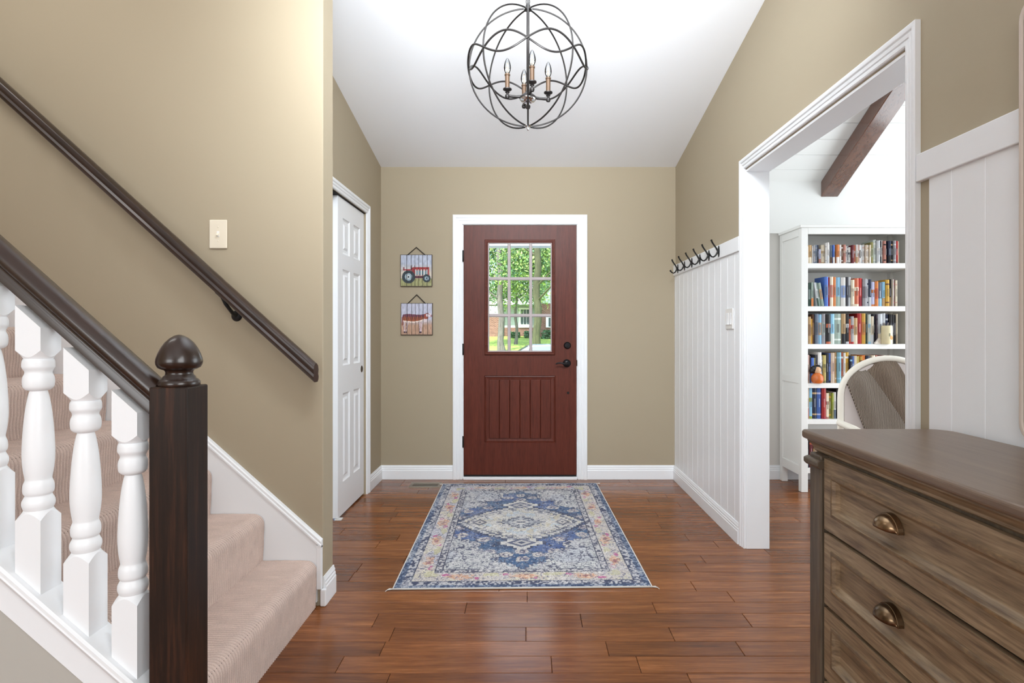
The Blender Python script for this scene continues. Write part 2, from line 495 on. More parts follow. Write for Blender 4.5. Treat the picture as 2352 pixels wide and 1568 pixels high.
# wainscot boards, each its own plank
def vplank(y0, y1):
    xf, t, ch = XR - .009, .0088, .0022
    return MB().prism([(XR - .0002, y0), (xf + ch, y0 + .0004), (xf, y0 + ch), (xf, y1 - ch), (xf + ch, y1 - .0004), (XR - .0002, y1)], 'z', .02, 1.640)
yy = 3.180
cuts = [3.180, 3.26, 3.376, 3.493, 3.606, 3.72, 3.846, 3.97, 4.09, 4.21, 4.325, 4.44, 4.555, YD - .001]
for a, b in zip(cuts, cuts[1:]):
    obj('wainscot_plank', vplank(a, b), M['white'], wall_r)
cuts = [1.690 - .005 - 0] + [1.593, 1.476, 1.359, 1.242, 1.125, 1.008, .891, .774, .657, .54]
for a, b in zip(cuts, cuts[1:]):
    obj('wainscot_plank', vplank(b, a), M['white'], wall_r)
for (a, b) in ((3.176, YD - .001), (.54, 1.727)):
    obj('top_rail', MB().box(XR - .019, XR - .0001, a, b, 1.633, 1.716), M['white'], wall_r, bevel=.003)

# living room behind the camera: shell only
m = MB().box(-4.35, -4.2, -4.6, YD, -.01, 4.2)
struct('wall_far_left', m, M['tan'], 'tan wall at the top side of the stairs')
m = MB().box(-4.2, XR + WT, -4.75, -4.6, -.01, 4.2)
struct('wall_rear', m, M['tan'], 'tan living room wall behind the viewpoint')

# study
SX1 = 3.72
def sz(y): return 2.376 + .534 * (YD - y)
m = MB()
m.box(XR + WT, SX1, YD, YD + .15, -.01, 2.6)
struct('wall_study_front', m, M['greige'], 'pale grey study wall behind the bookcase')
m = MB().box(XR + WT, SX1, YD - .022, YD - .0002, 1.972, 2.40)
struct('trim_1', m, M['white_wall'], 'white upper wall band above the bookcase')
m = MB().box(SX1, SX1 + .12, .2, YD + .15, -.01, 4.6)
struct('wall_study_right', m, M['white_wall'], 'white study wall facing the opening')
m = MB().box(XR + WT, SX1, .2, .32, -.01, 4.6)
struct('wall_study_rear', m, M['white_wall'], 'white study wall nearest the viewpoint')
m = MB()
m.box(XR + WT, XR + WT + .006, OY1 + .002, YD, .0, 3.2)
m.box(XR + WT, XR + WT + .006, .32, OY0 - .002, .0, 3.2)
m.box(XR + WT, XR + WT + .006, OY0 - .002, OY1 + .002, OZ + .001, 3.2)
m.box(XR + WT - .05, XR + WT + .006, .2, YD + .1, 3.2, 4.9)
struct('wall_study_left', m, M['white_wall'], 'white study side of the wall with the cased opening')  # unseen white skin, added to bounce light onto the bookcase side
pts = [(.2, sz(.2) + .012), (YD + .15, sz(YD + .15) + .012), (YD + .15, sz(YD + .15) + .1), (.2, sz(.2) + .1)]
sc_ = struct('ceiling_study', MB().prism(pts, 'x', XR + WT, SX1), M['subfloor'], 'vaulted white plank ceiling of the study')
cs, sn = 1 / math.hypot(1, .534), .534 / math.hypot(1, .534)
k = 0
yb = YD
while yb > .4:
    L = .152; ch = .004
    def S(u, d): return (yb - u * cs + d * sn, sz(yb) + u * sn + d * cs)   # along slope, normal up
    poly = [S(.0006, .012), S(.0006, ch), S(.0006 + ch, 0), S(L - .0006 - ch, 0), S(L - .0006, ch), S(L - .0006, .012)]
    obj('ceiling_plank', MB().prism(poly, 'x', XR + WT, SX1), M['white_wall'], sc_)
    yb -= .153 * cs
# beam
b0 = MB()
bx0, bx1 = 2.349, 2.486
b0.prism([(YD - .023, 2.262), (YD - .023, sz(YD - .023) - .002), (.35, sz(.35) - .002), (.35, sz(.35) - .116)], 'x', bx0, bx1)
bo = struct('beam_study', b0, M['beam'], 'rough brown timber beam running up the study ceiling', bevel=.006)

# ------------------------------------------------------------------ trims
CAS = [(0, 0), (0, .009), (.004, .012), (.012, .0125), (.015, .0095), (.019, .0095), (.022, .0135), (.030, .0145), (.033, .012), (.036, .0125), (.040, .017), (.046, .0185), (.050, .0185), (.054, .0185), (.057, .017), (.057, 0)]
def casing(name, label, a0, a1, zt, P, width=.057, base=0.0, mat=None):
    """three mitred pieces around an opening a0..a1 up to zt; P(a, d, z)"""
    k = width / .057
    prof = [(w_ * k, d_) for w_, d_ in CAS]
    root = sroot(name, label)
    n = len(prof)
    def strip(pa, pb):
        vs = pa + pb
        fs = [(i, (i + 1) % n, n + (i + 1) % n, n + i) for i in range(n)] + [tuple(range(n)), tuple(range(2 * n - 1, n - 1, -1))]
        return MB().add(vs, fs)
    obj('side_casing', strip([P(a0 - w_, d_, base) for w_, d_ in prof], [P(a0 - w_, d_, zt + w_) for w_, d_ in prof]), mat or M['white'], root, smooth=True, angle=25)
    obj('head_casing', strip([P(a0 - w_, d_, zt + w_) for w_, d_ in prof], [P(a1 + w_, d_, zt + w_) for w_, d_ in prof]), mat or M['white'], root, smooth=True, angle=25)
    obj('side_casing', strip([P(a1 + w_, d_, zt + w_) for w_, d_ in prof], [P(a1 + w_, d_, base) for w_, d_ in prof]), mat or M['white'], root, smooth=True, angle=25)
    return root
casing('trim_2', 'white fluted casing around the front door', -.521, .405, 2.047, lambda a, d, z: (a, YD - d, z), .076)
casing('trim_3', 'white fluted casing around the study opening', OY0 + .004, OY1 - .004, OZ + .006, lambda a, d, z: (XR - d, a, z), .057)
casing('trim_4', 'white casing around the closet doors', CY0 + .004, CY1 + .006, CZ + .002, lambda a, d, z: (XL + d, a, z), .060)
# jamb liner of the cased opening
m = MB()
m.box(XR - .0005, XR + WT + .0005, OY1 - .012, OY1 - .0001, .001, OZ)
m.box(XR - .0005, XR + WT + .0005, OY0 + .0001, OY0 + .012, .001, OZ)
m.box(XR - .0005, XR + WT + .0005, OY0 + .012, OY1 - .012, OZ - .012, OZ - .0001)
struct('trim_5', m, M['white'], 'white jamb lining of the study opening', bevel=.0015)
m = MB()
m.box(DX0, -.513, YD + .001, YD + .149, .001, 2.044)
m.box(.398, DX1, YD + .001, YD + .149, .001, 2.044)
m.box(DX0, DX1, YD + .001, YD + .149, 2.0435, DZ)
struct('trim_6', m, M['white'], 'white jamb lining of the front door', bevel=.001)
m = MB().box(-.513, .398, YD - .030, YD + .16, .0005, .021)
struct('trim_7', m, M['white'], 'white threshold below the front door', bevel=.003)

BASE = [(0, 0), (.015, 0), (.015, .070), (.012, .075), (.0125, .083), (.009, .089), (.010, .096), (.006, .105), (.005, .112), (0, .112)]
def base_run(name, label, segs, parent=None, k=1.0):
    """segs: list of (p0, p1, normal) in plan"""
    root = sroot(name, label)
    for (p0, p1, nrm) in segs:
        vs = [(p0[0] + nrm[0] * d, p0[1] + nrm[1] * d, z * k + .001) for d, z in BASE] + [(p1[0] + nrm[0] * d, p1[1] + nrm[1] * d, z * k + .001) for d, z in BASE]
        n = len(BASE)
        fs = [(i, (i + 1) % n, n + (i + 1) % n, n + i) for i in range(n)] + [tuple(range(n)), tuple(range(2 * n - 1, n - 1, -1))]
        obj('base_moulding', MB().add(vs, fs), M['white'], root, smooth=True, angle=25)
    return root
base_run('baseboard_front', 'white moulded baseboards on the front door wall', [((XL, YD), (-.598, YD), (0, -1)), ((.482, YD), (XR - .009, YD), (0, -1))])
base_run('baseboard_right', 'white moulded baseboard along the wainscot', [((XR - .009, 3.178), (XR - .009, YD), (-1, 0)), ((XR - .009, .3), (XR - .009, 1.685), (-1, 0))])
base_run('baseboard_left', 'short white baseboard between closet casing and corner', [((XL, 4.234), (XL, YD), (1, 0))])
base_run('baseboard_stair', 'white baseboard wrapping the free end of the stair wall', [((XE, YS - .0), (XE, YS2), (1, 0))], k=1.1)
m = MB().box(XE - .008, XE + .0165, YS - .016, YS - .0001, .001, .075)
obj('plinth', m, M['white'], bpy.data.objects['baseboard_stair'], bevel=.005)
base_run('baseboard_study', 'white baseboard behind the bookcase', [((XR + WT, YD - .0), (SX1, YD), (0, -1))])

# ------------------------------------------------------------------ front door
D0, D1, DB, DT = -.511, .396, .030, 2.041
YF = YD + .004                                 # face of the slab
YB = YF + .044
door = sroot('door_1', 'red-brown front door with nine-pane window and plank panel', (-.511, YF, DB))
tag(door, None, 'front door')
LX0, LX1, LZ0, LZ1 = -.342, .224, .998, 1.926   # lite opening (outer moulding)
PX0, PX1, PZ0, PZ1 = -.346, .228, .290, .832    # lower panel
P = lambda u, v, d: (u, YF - d, v)
s = MB()
def door_rings(p):
    if p[3] > 1.5: return [(0, .0)]
    return [(.004, -.006), (.010, -.004), (.014, -.010), (.034, -.013)]
s.face_frame(D0, D1, DB, DT, [(LX0 + .012, LX1 - .012, LZ0 + .012, LZ1 - .012, True), (PX0, PX1, PZ0, PZ1)], door_rings, P)
# edges, outside face
for (a, b, c_, d_) in ((D0, D0, DB, DT), (D1, D1, DB, DT)):
    s.add([(a, YF, DB), (a, YB, DB), (a, YB, DT), (a, YF, DT)], [(0, 1, 2, 3)])
s.add([(D0, YF, DT), (D1, YF, DT), (D1, YB, DT), (D0, YB, DT)], [(0, 1, 2, 3)])
s.add([(D0, YF, DB), (D1, YF, DB), (D1, YB, DB), (D0, YB, DB)], [(0, 1, 2, 3)])
hx0, hx1, hz0, hz1 = LX0 + .012, LX1 - .012, LZ0 + .012, LZ1 - .012
s.add([(hx0, YF, hz0), (hx1, YF, hz0), (hx1, YF, hz1), (hx0, YF, hz1), (hx0, YB, hz0), (hx1, YB, hz0), (hx1, YB, hz1), (hx0, YB, hz1)],
      [(0, 1, 5, 4), (1, 2, 6, 5), (2, 3, 7, 6), (3, 0, 4, 7)])
s.face_frame(D0, D1, DB, DT, [(hx0, hx1, hz0, hz1, True)], [(0, 0)], lambda u, v, d: (u, YB, v))
obj('slab', s, M['door_wood'], door)
# moulding round the lite
LP = [(0, 0), (0, .008), (.004, .014), (.010, .015), (.015, .012), (.018, .012), (.022, .016), (.027, .014), (.030, .002), (.030, -.012)]
def ring_mould(x0, x1, z0, z1, prof, P):
    m = MB(); n = len(prof)
    vs = []
    for (sx, sz_) in ((0, 0), (1, 0), (1, 1), (0, 1)):
        for w_, d_ in prof:
            u = x0 + w_ if sx == 0 else x1 - w_
            v = z0 + w_ if sz_ == 0 else z1 - w_
            vs.append(P(u, v, d_))
    fs = []
    for k in range(4):
        a, b = k * n, ((k + 1) % 4) * n
        for i in range(n - 1): fs.append((a + i, a + i + 1, b + i + 1, b + i))
    return m.add(vs, fs)
obj('lite_frame', ring_mould(LX0, LX1, LZ0, LZ1, LP, P), M['door_wood_h'], door, smooth=True, angle=30)
GX0, GX1, GZ0, GZ1 = LX0 + .027, LX1 - .027, LZ0 + .027, LZ1 - .024
obj('pale_bead', ring_mould(GX0, GX1, GZ0, GZ1, [(0, .013), (.004, .014), (.008, .010), (.009, -.01)], P), M['muntin'], door, smooth=True)
gx0, gx1, gz0, gz1 = GX0 + .008, GX1 - .008, GZ0 + .008, GZ1 - .008
mw = .026
pw = (gx1 - gx0 - 2 * mw) / 3; ph = (gz1 - gz0 - 2 * mw) / 3
mp = [(-.5, -.004), (-.5, .003), (-.28, .009), (.28, .009), (.5, .003), (.5, -.004)]
for i in (1, 2):
    xc = gx0 + i * pw + (i - .5) * mw
    m = MB().prism([(xc + a * mw, YF - d) for a, d in mp], 'z', gz0, gz1)
    obj('muntin', m, M['muntin'], door)
    zc = gz0 + i * ph + (i - .5) * mw
    m = MB().prism([(YF - d + .0006, zc + a * mw) for a, d in mp], 'x', gx0, gx1)
    obj('muntin', m, M['muntin'], door)
for i in range(3):
    for j in range(3):
        x0 = gx0 + i * (pw + mw); z0 = gz0 + j * (ph + mw)
        obj('pane', MB().box(x0 - .004, x0 + pw + .004, YF + .006, YF + .010, z0 - .004, z0 + ph + .004), M['glass'], door)
# planks of the lower panel
px0, px1 = PX0 + .038, PX1 - .038
pwid = (px1 - px0) / 6
for i in range(6):
    a, b = px0 + i * pwid, px0 + (i + 1) * pwid
    ch = .004
    poly = [(a + .0006, YF + .013), (a + .0006, YF + .010), (a + ch, YF + .004), (b - ch, YF + .004), (b - .0006, YF + .010), (b - .0006, YF + .013)]
    obj('panel_plank', MB().prism(poly, 'z', PZ0 + .036, PZ1 - .036), M['door_wood'], door, bevel=.001)
obj('door_sweep', MB().box(D0 + .002, D1 - .002, YF - .006, YF + .04, .0215, .034), M['black'], door)
def px2x(px, y): return (px - VX) * y / FX
def px2z(py, y): return CAMH - (py - VY) * y / FX
for zc in (px2z(588, YD), px2z(802, YD), px2z(1014, YD)):
    h = obj('hinge', MB().lathe([(.0, -.046), (.004, -.046), (.0065, -.042), (.0065, .042), (.004, .046), (0, .046)], (D0 - .004, YF - .010, zc), 12), M['black'], door, smooth=True)
    obj('hinge_leaf', MB().box(D0 - .010, D0 + .001, YF - .006, YF - .0005, zc - .044, zc + .044), M['black'], h)
lx, lz = px2x(1302, YD), px2z(834, YD)
lv = obj('lever_rosette', MB().lathe([(0, -.020), (.012, -.020), (.028, -.012), (.032, -.004), (.032, 0)], (lx, YF, lz), 28, axis='y'), M['lever'], door, smooth=True)
pts = [(lx, YF - .018, lz), (lx, YF - .050, lz), (lx - .02, YF - .056, lz - .004), (lx - .05, YF - .056, lz + .006), (lx - .075, YF - .054, lz + .004), (lx - .092, YF - .053, lz - .004)]
obj('lever_arm', MB().tube(pts, [.011, .010, .009, .0065, .006, .005], 10), M['lever'], lv, smooth=True)
zb = px2z(793, YD)
db = obj('deadbolt', MB().lathe([(0, -.018), (.020, -.018), (.027, -.012), (.029, -.004), (.029, 0)], (lx + .004, YF, zb), 28, axis='y'), M['lever'], door, smooth=True)
m = MB().box(-.004, .004, -.012, .012, -.021, .021)
th_ = [(v[0] * .77 + v[2] * .64, v[1], -v[0] * .64 + v[2] * .77) for v in m.V]
m.V = [(v[0] + lx + .004, v[1] + YF - .024, v[2] + zb) for v in th_]
obj('thumb_turn', m, M['lever'], db, bevel=.002)
obj('door_stop_hole', MB().lathe([(0, -.003), (.009, -.003), (.010, 0)], (px2x(1305, YD), YF, px2z(902, YD)), 16, axis='y'), M['black'], door, smooth=True)
obj('strike_plate', MB().box(D1 + .0005, D1 + .006, YF - .010, YF + .006, lz - .022, lz + .026), M['antique'], door, bevel=.002)

# ------------------------------------------------------------------ closet doors
def closet_door(x, y0, y1, label, name):
    zt, zb, th = 2.040, .012, .034
    root = sroot(name, label, (x, y0, zb)); tag(root, None, 'closet door')
    wd = y1 - y0
    s = MB()
    st = .105 * wd / .62; mid = .085
    pwid = (wd - 2 * st - mid) / 2
    rows = [(.205, .775), (.955, 1.575), (1.675, 1.905)]
    panels = []
    for (a, b) in rows:
        panels += [(y0 + st, y0 + st + pwid, zb + a, zb + b), (y1 - st - pwid, y1 - st, zb + a, zb + b)]
    s.face_frame(y0, y1, zb, zt, panels, [(.006, -.006), (.014, -.009), (.030, -.009), (.044, -.002)], lambda u, v, d: (x + d, u, v))
    s.add([(x, y0, zb), (x - th, y0, zb), (x - th, y0, zt), (x, y0, zt)], [(0, 1, 2, 3)])
    s.add([(x, y1, zb), (x - th, y1, zb), (x - th, y1, zt), (x, y1, zt)], [(0, 1, 2, 3)])
    s.add([(x, y0, zt), (x, y1, zt), (x - th, y1, zt), (x - th, y0, zt)], [(0, 1, 2, 3)])
    s.add([(x, y0, zb), (x, y1, zb), (x - th, y1, zb), (x - th, y0, zb)], [(0, 1, 2, 3)])
    s.add([(x - th, y0, zb), (x - th, y1, zb), (x - th, y1, zt), (x - th, y0, zt)], [(0, 1, 2, 3)])
    obj('panelled_slab', s, M['white'], root, bevel=.0015)
    return root
cd = closet_door(XL - .012, 3.585, CY1 - .006, 'white six-panel sliding closet door with a round finger pull', 'door_2')
zc = px2z(847, 4.10)
obj('finger_pull', MB().lathe([(0, -.001), (.014, -.001), (.017, .002), (.021, .003), (.024, .0015), (.024, -.001)], (XL - .012, 4.100, zc), 24, axis='x'), M['antique'], cd, smooth=True)
obj('pull_recess', MB().lathe([(0, .0005), (.014, .0005), (.0145, -.001)], (XL - .0115, 4.100, zc), 20, axis='x'), M['black'], cd, smooth=True)
closet_door(XL - .062, 2.79, 3.66, 'white six-panel closet door on the rear track', 'door_3')
m = MB().box(XL - .115, XL - .004, CY0 + .004, CY1 - .002, 2.0415, CZ - .0005)
struct('trim_8', m, M['vent_dark'], 'dark sliding track above the closet doors')
m = MB().box(XL - .03, XL + .012, 3.575, 3.615, .0005, .010)
tag(obj('door_guide', m, M['plate_white'], bevel=.002), 'small white floor guide at the closet door corner', 'door guide')

# ------------------------------------------------------------------ staircase
RISE, RUN, X1 = .2, .2255, -.905
NST = 9
stair = thing('staircase', 'carpeted staircase climbing to the left along the tan wall', 'staircase', (X1, 1.9, 0))
Y0, Y1 = 1.352, YS - .017
prof = []
rr = .040
for t in np.linspace(0, .2 - rr - .004, 7): prof.append((-.004 + .004 * t / .16, t))
for a in np.linspace(0, 90, 12): prof.append((-rr + rr * math.cos(R(a)), .2 - rr + rr * math.sin(R(a))))
for t in np.linspace(rr + .012, RUN + .008, 11): prof.append((-t, .2))
prof = np.array(prof)
d = np.gradient(prof, axis=0); d /= np.linalg.norm(d, axis=1)[:, None]
nrm = np.stack([d[:, 1], -d[:, 0]], 1)           # outward (towards +x, +z)
arc = np.concatenate([[0], np.cumsum(np.linalg.norm(np.diff(prof, axis=0), axis=1))])
# resample finely along the profile
na = 46
sa = np.linspace(0, arc[-1], na)
px_ = np.interp(sa, arc, prof[:, 0]); pz_ = np.interp(sa, arc, prof[:, 1])
nx_ = np.interp(sa, arc, nrm[:, 0]); nz_ = np.interp(sa, arc, nrm[:, 1])
NR = 84; per = (Y1 - Y0) / NR
yv = np.linspace(Y0, Y1, NR * 7 + 1)
SS, YY = np.meshgrid(sa, yv, indexing='ij')
ph = 2 * np.pi * (YY / per) + 1.1 * np.sin(SS * 31 + YY * 3) + .8 * np.sin(SS * 67 + 1.3 + YY * 5)
hgt = .0042 * (np.abs(np.cos(ph / 2)) ** .7 - .6) + .0006 * (vnoise(SS.shape, (40, 300), 4) - .5)
Xs = px_[:, None] + nx_[:, None] * hgt; Zs = pz_[:, None] + nz_[:, None] * hgt
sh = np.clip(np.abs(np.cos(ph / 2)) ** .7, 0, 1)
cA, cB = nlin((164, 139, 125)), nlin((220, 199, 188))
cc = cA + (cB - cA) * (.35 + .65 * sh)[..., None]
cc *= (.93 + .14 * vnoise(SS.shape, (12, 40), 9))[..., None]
first = None
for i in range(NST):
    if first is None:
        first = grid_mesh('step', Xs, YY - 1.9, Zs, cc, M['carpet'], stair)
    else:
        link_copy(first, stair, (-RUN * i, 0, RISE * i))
# solid under the carpet (closed side)
m = MB()
poly = [(X1 - .012, .0)]
for i in range(NST):
    poly += [(X1 - .012 - RUN * i, RISE * (i + 1) - .012), (X1 - .012 - RUN * (i + 1), RISE * (i + 1) - .012)]
poly += [(X1 - .012 - RUN * NST, .0)]
for i in range(NST):
    m.box(X1 - .012 - RUN * (i + 1), X1 - .012 - RUN * i, Y0 + .004, Y1, .0, RISE * (i + 1) - .012)
obj('carcass', m, M['soil'], stair, normals=False)
# wall skirt with cap
SK = .892
def skz(x): return .2700 + SK * (XE - x)
xl = -3.2
m = MB().prism([(XE - .022, .02), (XE - .022, skz(XE - .022)), (xl, skz(xl)), (xl, skz(xl) - .62), (XE - .6, .02)], 'y', YS - .015, YS - .0002)
obj('skirt_board', m, M['white'], stair)
capp = [(0, 0), (.022, 0), (.022, .006), (.019, .010), (.019, .018), (.015, .022), (0, .024)]
vs = []
nc = len(capp)
for x in (XE - .0005, xl):
    for d_, h_ in capp: vs.append((x, YS - .0003 - d_, skz(x) - .002 + h_ / math.cos(math.atan(SK)) - .012))
m = MB().add(vs, [(i, (i + 1) % nc, nc + (i + 1) % nc, nc + i) for i in range(nc)] + [tuple(range(nc)), tuple(range(2 * nc - 1, nc - 1, -1))])
obj('skirt_cap', m, M['white'], stair)
m = MB().box(XE - .022, XE - .0005, YS - .020, YS - .0003, .076, skz(XE) - .004)
obj('skirt_end', m, M['white'], stair, bevel=.003)
# under-stair wall and closed stringer
YN = 1.3095
def shz(x): return .402 + .875 * (-.875 - x)
m = MB().prism([(-.842, .0), (-.842, shz(-.842) - .10), (xl, shz(xl) - .10), (xl, 0)], 'y', YN - .022, YN + .040)
struct('wall_under_stair', m, M['under_stair'], 'grey triangular wall below the white stair stringer')

# ------------------------------------------------------------------ balustrade
bal = thing('balustrade', 'stair balustrade with dark rail, dark newel post and white turned balusters', 'balustrade', (-.7975, YN, 0))
nw = .0425
nx, ny = -.7975, YN
m = MB().box(nx - nw, nx + nw, ny - nw, ny + nw, .001, 1.058)
newel = obj('newel_post', m, M['dark_wood'], bal, bevel=.0035)
acorn = [(0, 1.056), (.040, 1.056), (.0425, 1.060), (.0425, 1.067), (.039, 1.072), (.034, 1.075), (.033, 1.079), (.0285, 1.083), (.0275, 1.089), (.030, 1.094),
         (.036, 1.096), (.043, 1.100), (.0465, 1.107), (.0475, 1.113), (.0465, 1.121), (.043, 1.132), (.037, 1.145), (.029, 1.157), (.020, 1.166), (.011, 1.172), (.004, 1.1745), (0, 1.175)]
obj('finial', MB().lathe(acorn, (nx, ny, 0), 40), M['rail_wood'], newel, smooth=True, angle=60)
# rail: profile in (across, up) swept along the slope
RS = .887
rp = [(-.022, 0), (-.022, .012), (-.019, .018), (-.020, .024), (-.029, .030), (-.0325, .038), (-.031, .048), (-.024, .058), (-.012, .0635), (0, .065)]
rp = rp + [(-a, b) for a, b in rp[-2::-1]]
cosr = 1 / math.hypot(1, RS)
def rail_z(x): return .985 + RS * (-.84 - x)
vs = []
n = len(rp)
xa, xb = nx - nw + .004, -2.9
for x in (xa, xb):
    for a, h_ in rp: vs.append((x, ny + a, rail_z(x) + h_ / cosr))
m = MB().add(vs, [(i, (i + 1) % n, n + (i + 1) % n, n + i) for i in range(n)] + [tuple(range(n)), tuple(range(2 * n - 1, n - 1, -1))])
obj('handrail', m, M['rail_wood'], bal, smooth=True, angle=38)
# shoe and stringer
sp = [(-.050, 0), (-.056, -.006), (-.056, -.014), (-.050, -.018), (-.053, -.024), (-.048, -.034), (-.036, -.046), (-.034, -.058), (-.034, -.115), (.044, -.115), (.044, 0)]
sp = [(a, b) for a, b in sp]
vs = []; n = len(sp)
for x in (nx - nw + .002, xl):
    for a, h_ in sp: vs.append((x, ny + a * .8, shz(x) + h_ ))
m = MB().add(vs, [(i, (i + 1) % n, n + (i + 1) % n, n + i) for i in range(n)] + [tuple(range(n)), tuple(range(2 * n - 1, n - 1, -1))])
obj('shoe_rail', m, M['white'], bal, smooth=True, angle=30)
# balusters: local z 0 = centre of the slanted foot
S_ = .000496
bh = .0287
tz0 = .158                       # top of the lower block
turn = [(50, 0), (54, 4), (58, 14), (61, 26), (60, 44), (52, 62), (50, 70), (56, 80), (58, 98), (56, 120), (50, 138), (50, 150), (56, 190), (60, 250), (58, 330),
        (52, 420), (44, 490), (36, 535), (33, 548), (45, 553), (56, 566), (59, 590), (57, 612), (51, 628), (52, 640), (60, 655), (61, 668), (60, 684), (56, 695)]
def smooth_profile(p, k=3):
    out = []
    for i in range(len(p) - 1):
        a, b, c_, d_ = (np.array(p[max(0, min(len(p) - 1, i + j))], float) for j in (-1, 0, 1, 2))
        for t in np.arange(k) / k:
            q = .5 * ((2 * b) + (c_ - a) * t + (2 * a - 5 * b + 4 * c_ - d_) * t ** 2 + (3 * b - a - 3 * c_ + d_) * t ** 3)
            out.append((q[0], q[1]))
    return out + [tuple(p[-1])]
turn = smooth_profile(turn)
def baluster_mesh():
    m = MB()
    # square blocks: a 40-sided square ring, the end dished by a turned shoulder so that each face is arched
    k = .875; b = bh; ns = 40
    angs = [2 * math.pi * j / ns + math.pi / 4 for j in range(ns)]
    sq = [(b / max(abs(math.cos(a)), abs(math.sin(a)))) for a in angs]
    def block(zend, dirn, zshoulder, slope, zfar):
        r0 = .0285 * .93; rc = b * 1.4142; drop = .020
        rings = [[(q * math.cos(a), q * math.sin(a), zfar - slope * q * math.cos(a)) for q, a in zip(sq, angs)]]
        for t in (1, .75, .5, .25, 0):
            rg = []
            for q, a in zip(sq, angs):
                r_ = r0 + (max(q, r0) - r0) * t if t > 0 else min(r0, q)
                u = max(0, (r_ - r0) / (rc - r0))
                rg.append((r_ * math.cos(a), r_ * math.sin(a), zshoulder - dirn * drop * u ** .8))
            rings.append(rg)
        vs = [v for r_ in rings for v in r_]; fs = []
        for i in range(len(rings) - 1):
            for j in range(ns): fs.append((i * ns + j, i * ns + (j + 1) % ns, (i + 1) * ns + (j + 1) % ns, (i + 1) * ns + j))
        fs.append(tuple(range((len(rings) - 1) * ns, len(rings) * ns)))
        fs.append(tuple(range(ns - 1, -1, -1)))
        m.add(vs, fs)
    block(0, 1, tz0, k, -.002)
    m.lathe([(r_ * S_, tz0 - .002 + z_ * S_) for r_, z_ in turn], (0, 0, 0), 28)
    ztop = tz0 + 695 * S_
    block(0, -1, ztop - .002, RS, .597)
    return m
bfirst = None
for i in range(16):
    bx = -.9035 - .1083 * i
    if bfirst is None:
        bfirst = obj('baluster', baluster_mesh(), M['white'], bal, world=False, smooth=True, angle=27)
        bfirst.location = (bx - nx, 0, shz(bx) + .001)
    else: link_copy(bfirst, bal, (bx - nx, 0, shz(bx) + .001 + (RS - .875) * .1083 * i * .5))

# wall handrail with bracket
wr = thing('wall_handrail', 'dark wooden handrail fixed to the tan stair wall', 'handrail', (-.92, YS - .07, .9))
rp2 = [(-.018, 0), (-.026, .008), (-.029, .020), (-.024, .030), (-.026, .036), (-.028, .046), (-.024, .060), (-.012, .069), (0, .071)]
rp2 = rp2 + [(-a, b) for a, b in rp2[-2::-1]]
yh = YS - .075
HS = .905
xh = px2x(722, yh - .02)
def hz(x): return px2z(878, yh - .02) + HS * (xh - x)
vs = []; n = len(rp2)
csh = 1 / math.hypot(1, HS)
for x in (xh, -2.9):
    for a, h_ in rp2: vs.append((x, yh + a, hz(x) + h_ * .82 / csh))
m = MB().add(vs, [(i, (i + 1) % n, n + (i + 1) % n, n + i) for i in range(n)] + [tuple(range(n)), tuple(range(2 * n - 1, n - 1, -1))])
obj('rail', m, M['rail_wood'], wr, smooth=True, angle=38)
for bxp in (522, -260):
    xb_ = px2x(bxp, yh)
    zr = hz(xb_)
    pts = [(xb_ - .02, yh, zr + .020), (xb_ - .008, yh + .004, zr - .010), (xb_, yh + .02, zr - .032), (xb_ + .002, yh + .045, zr - .050), (xb_ + .002, YS - .004, zr - .055)]
    br = obj('bracket', MB().tube(pts, [.009, .008, .0075, .008, .010], 10), M['black'], wr, smooth=True)
    obj('bracket_plate', MB().lathe([(0, -.010), (.014, -.010), (.022, -.004), (.024, 0)], (xb_ + .002, YS - .0005, zr - .058), 20, axis='y'), M['black'], br, smooth=True)
    m = MB().box(xb_ - .045, xb_ - .005, yh - .012, yh + .012, -.003, .003)
    m.V = [(v[0], v[1], v[2] + hz(v[0]) - .002) for v in m.V]
    obj('bracket_saddle', m, M['black'], br)

# light switches
def switch_stair():
    xc, zc_ = px2x(502.5, YS), px2z(538, YS)
    t = thing('light_switch', 'ivory toggle light switch plate above the wall handrail', 'light switch', (xc, YS, zc_))
    obj('plate', MB().box(xc - .0385, xc + .0385, YS - .007, YS - .0002, zc_ - .062, zc_ + .062), M['ivory'], t, bevel=.004)
    obj('toggle_slot', MB().box(xc - .0055, xc + .0055, YS - .0078, YS - .006, zc_ - .012, zc_ + .012), M['plate_white'], t, bevel=.001)
    m = MB().prism([(YS - .007, zc_ + .006), (YS - .017, zc_ - .004), (YS - .016, zc_ - .010), (YS - .007, zc_ - .006)], 'x', xc - .004, xc + .004)
    obj('toggle', m, M['ivory'], t, bevel=.001)
    for dz in (.030, -.030):
        obj('screw', MB().lathe([(0, -.0085), (.003, -.0082), (.0035, -.006)], (xc, YS, zc_ + dz), 10, axis='y'), M['ivory'], t, smooth=True)
switch_stair()
def switch_right():
    yc, zc_ = 3.335, px2z(732, 3.335)
    xf = XR - .009
    t = thing('light_switch', 'white double rocker switch on the plank wainscot', 'light switch', (xf, yc, zc_))
    obj('plate', MB().box(xf - .007, xf - .0002, yc - .058, yc + .058, zc_ - .060, zc_ + .060), M['plate_white'], t, bevel=.003)
    for dy in (-.024, .024):
        obj('rocker', MB().prism([(xf - .006, zc_ - .034), (xf - .012, zc_ - .034), (xf - .0085, zc_), (xf - .0085, zc_ + .034), (xf - .006, zc_ + .034)], 'y', yc + dy - .0165, yc + dy + .0165), M['white'], t, bevel=.001)
switch_right()

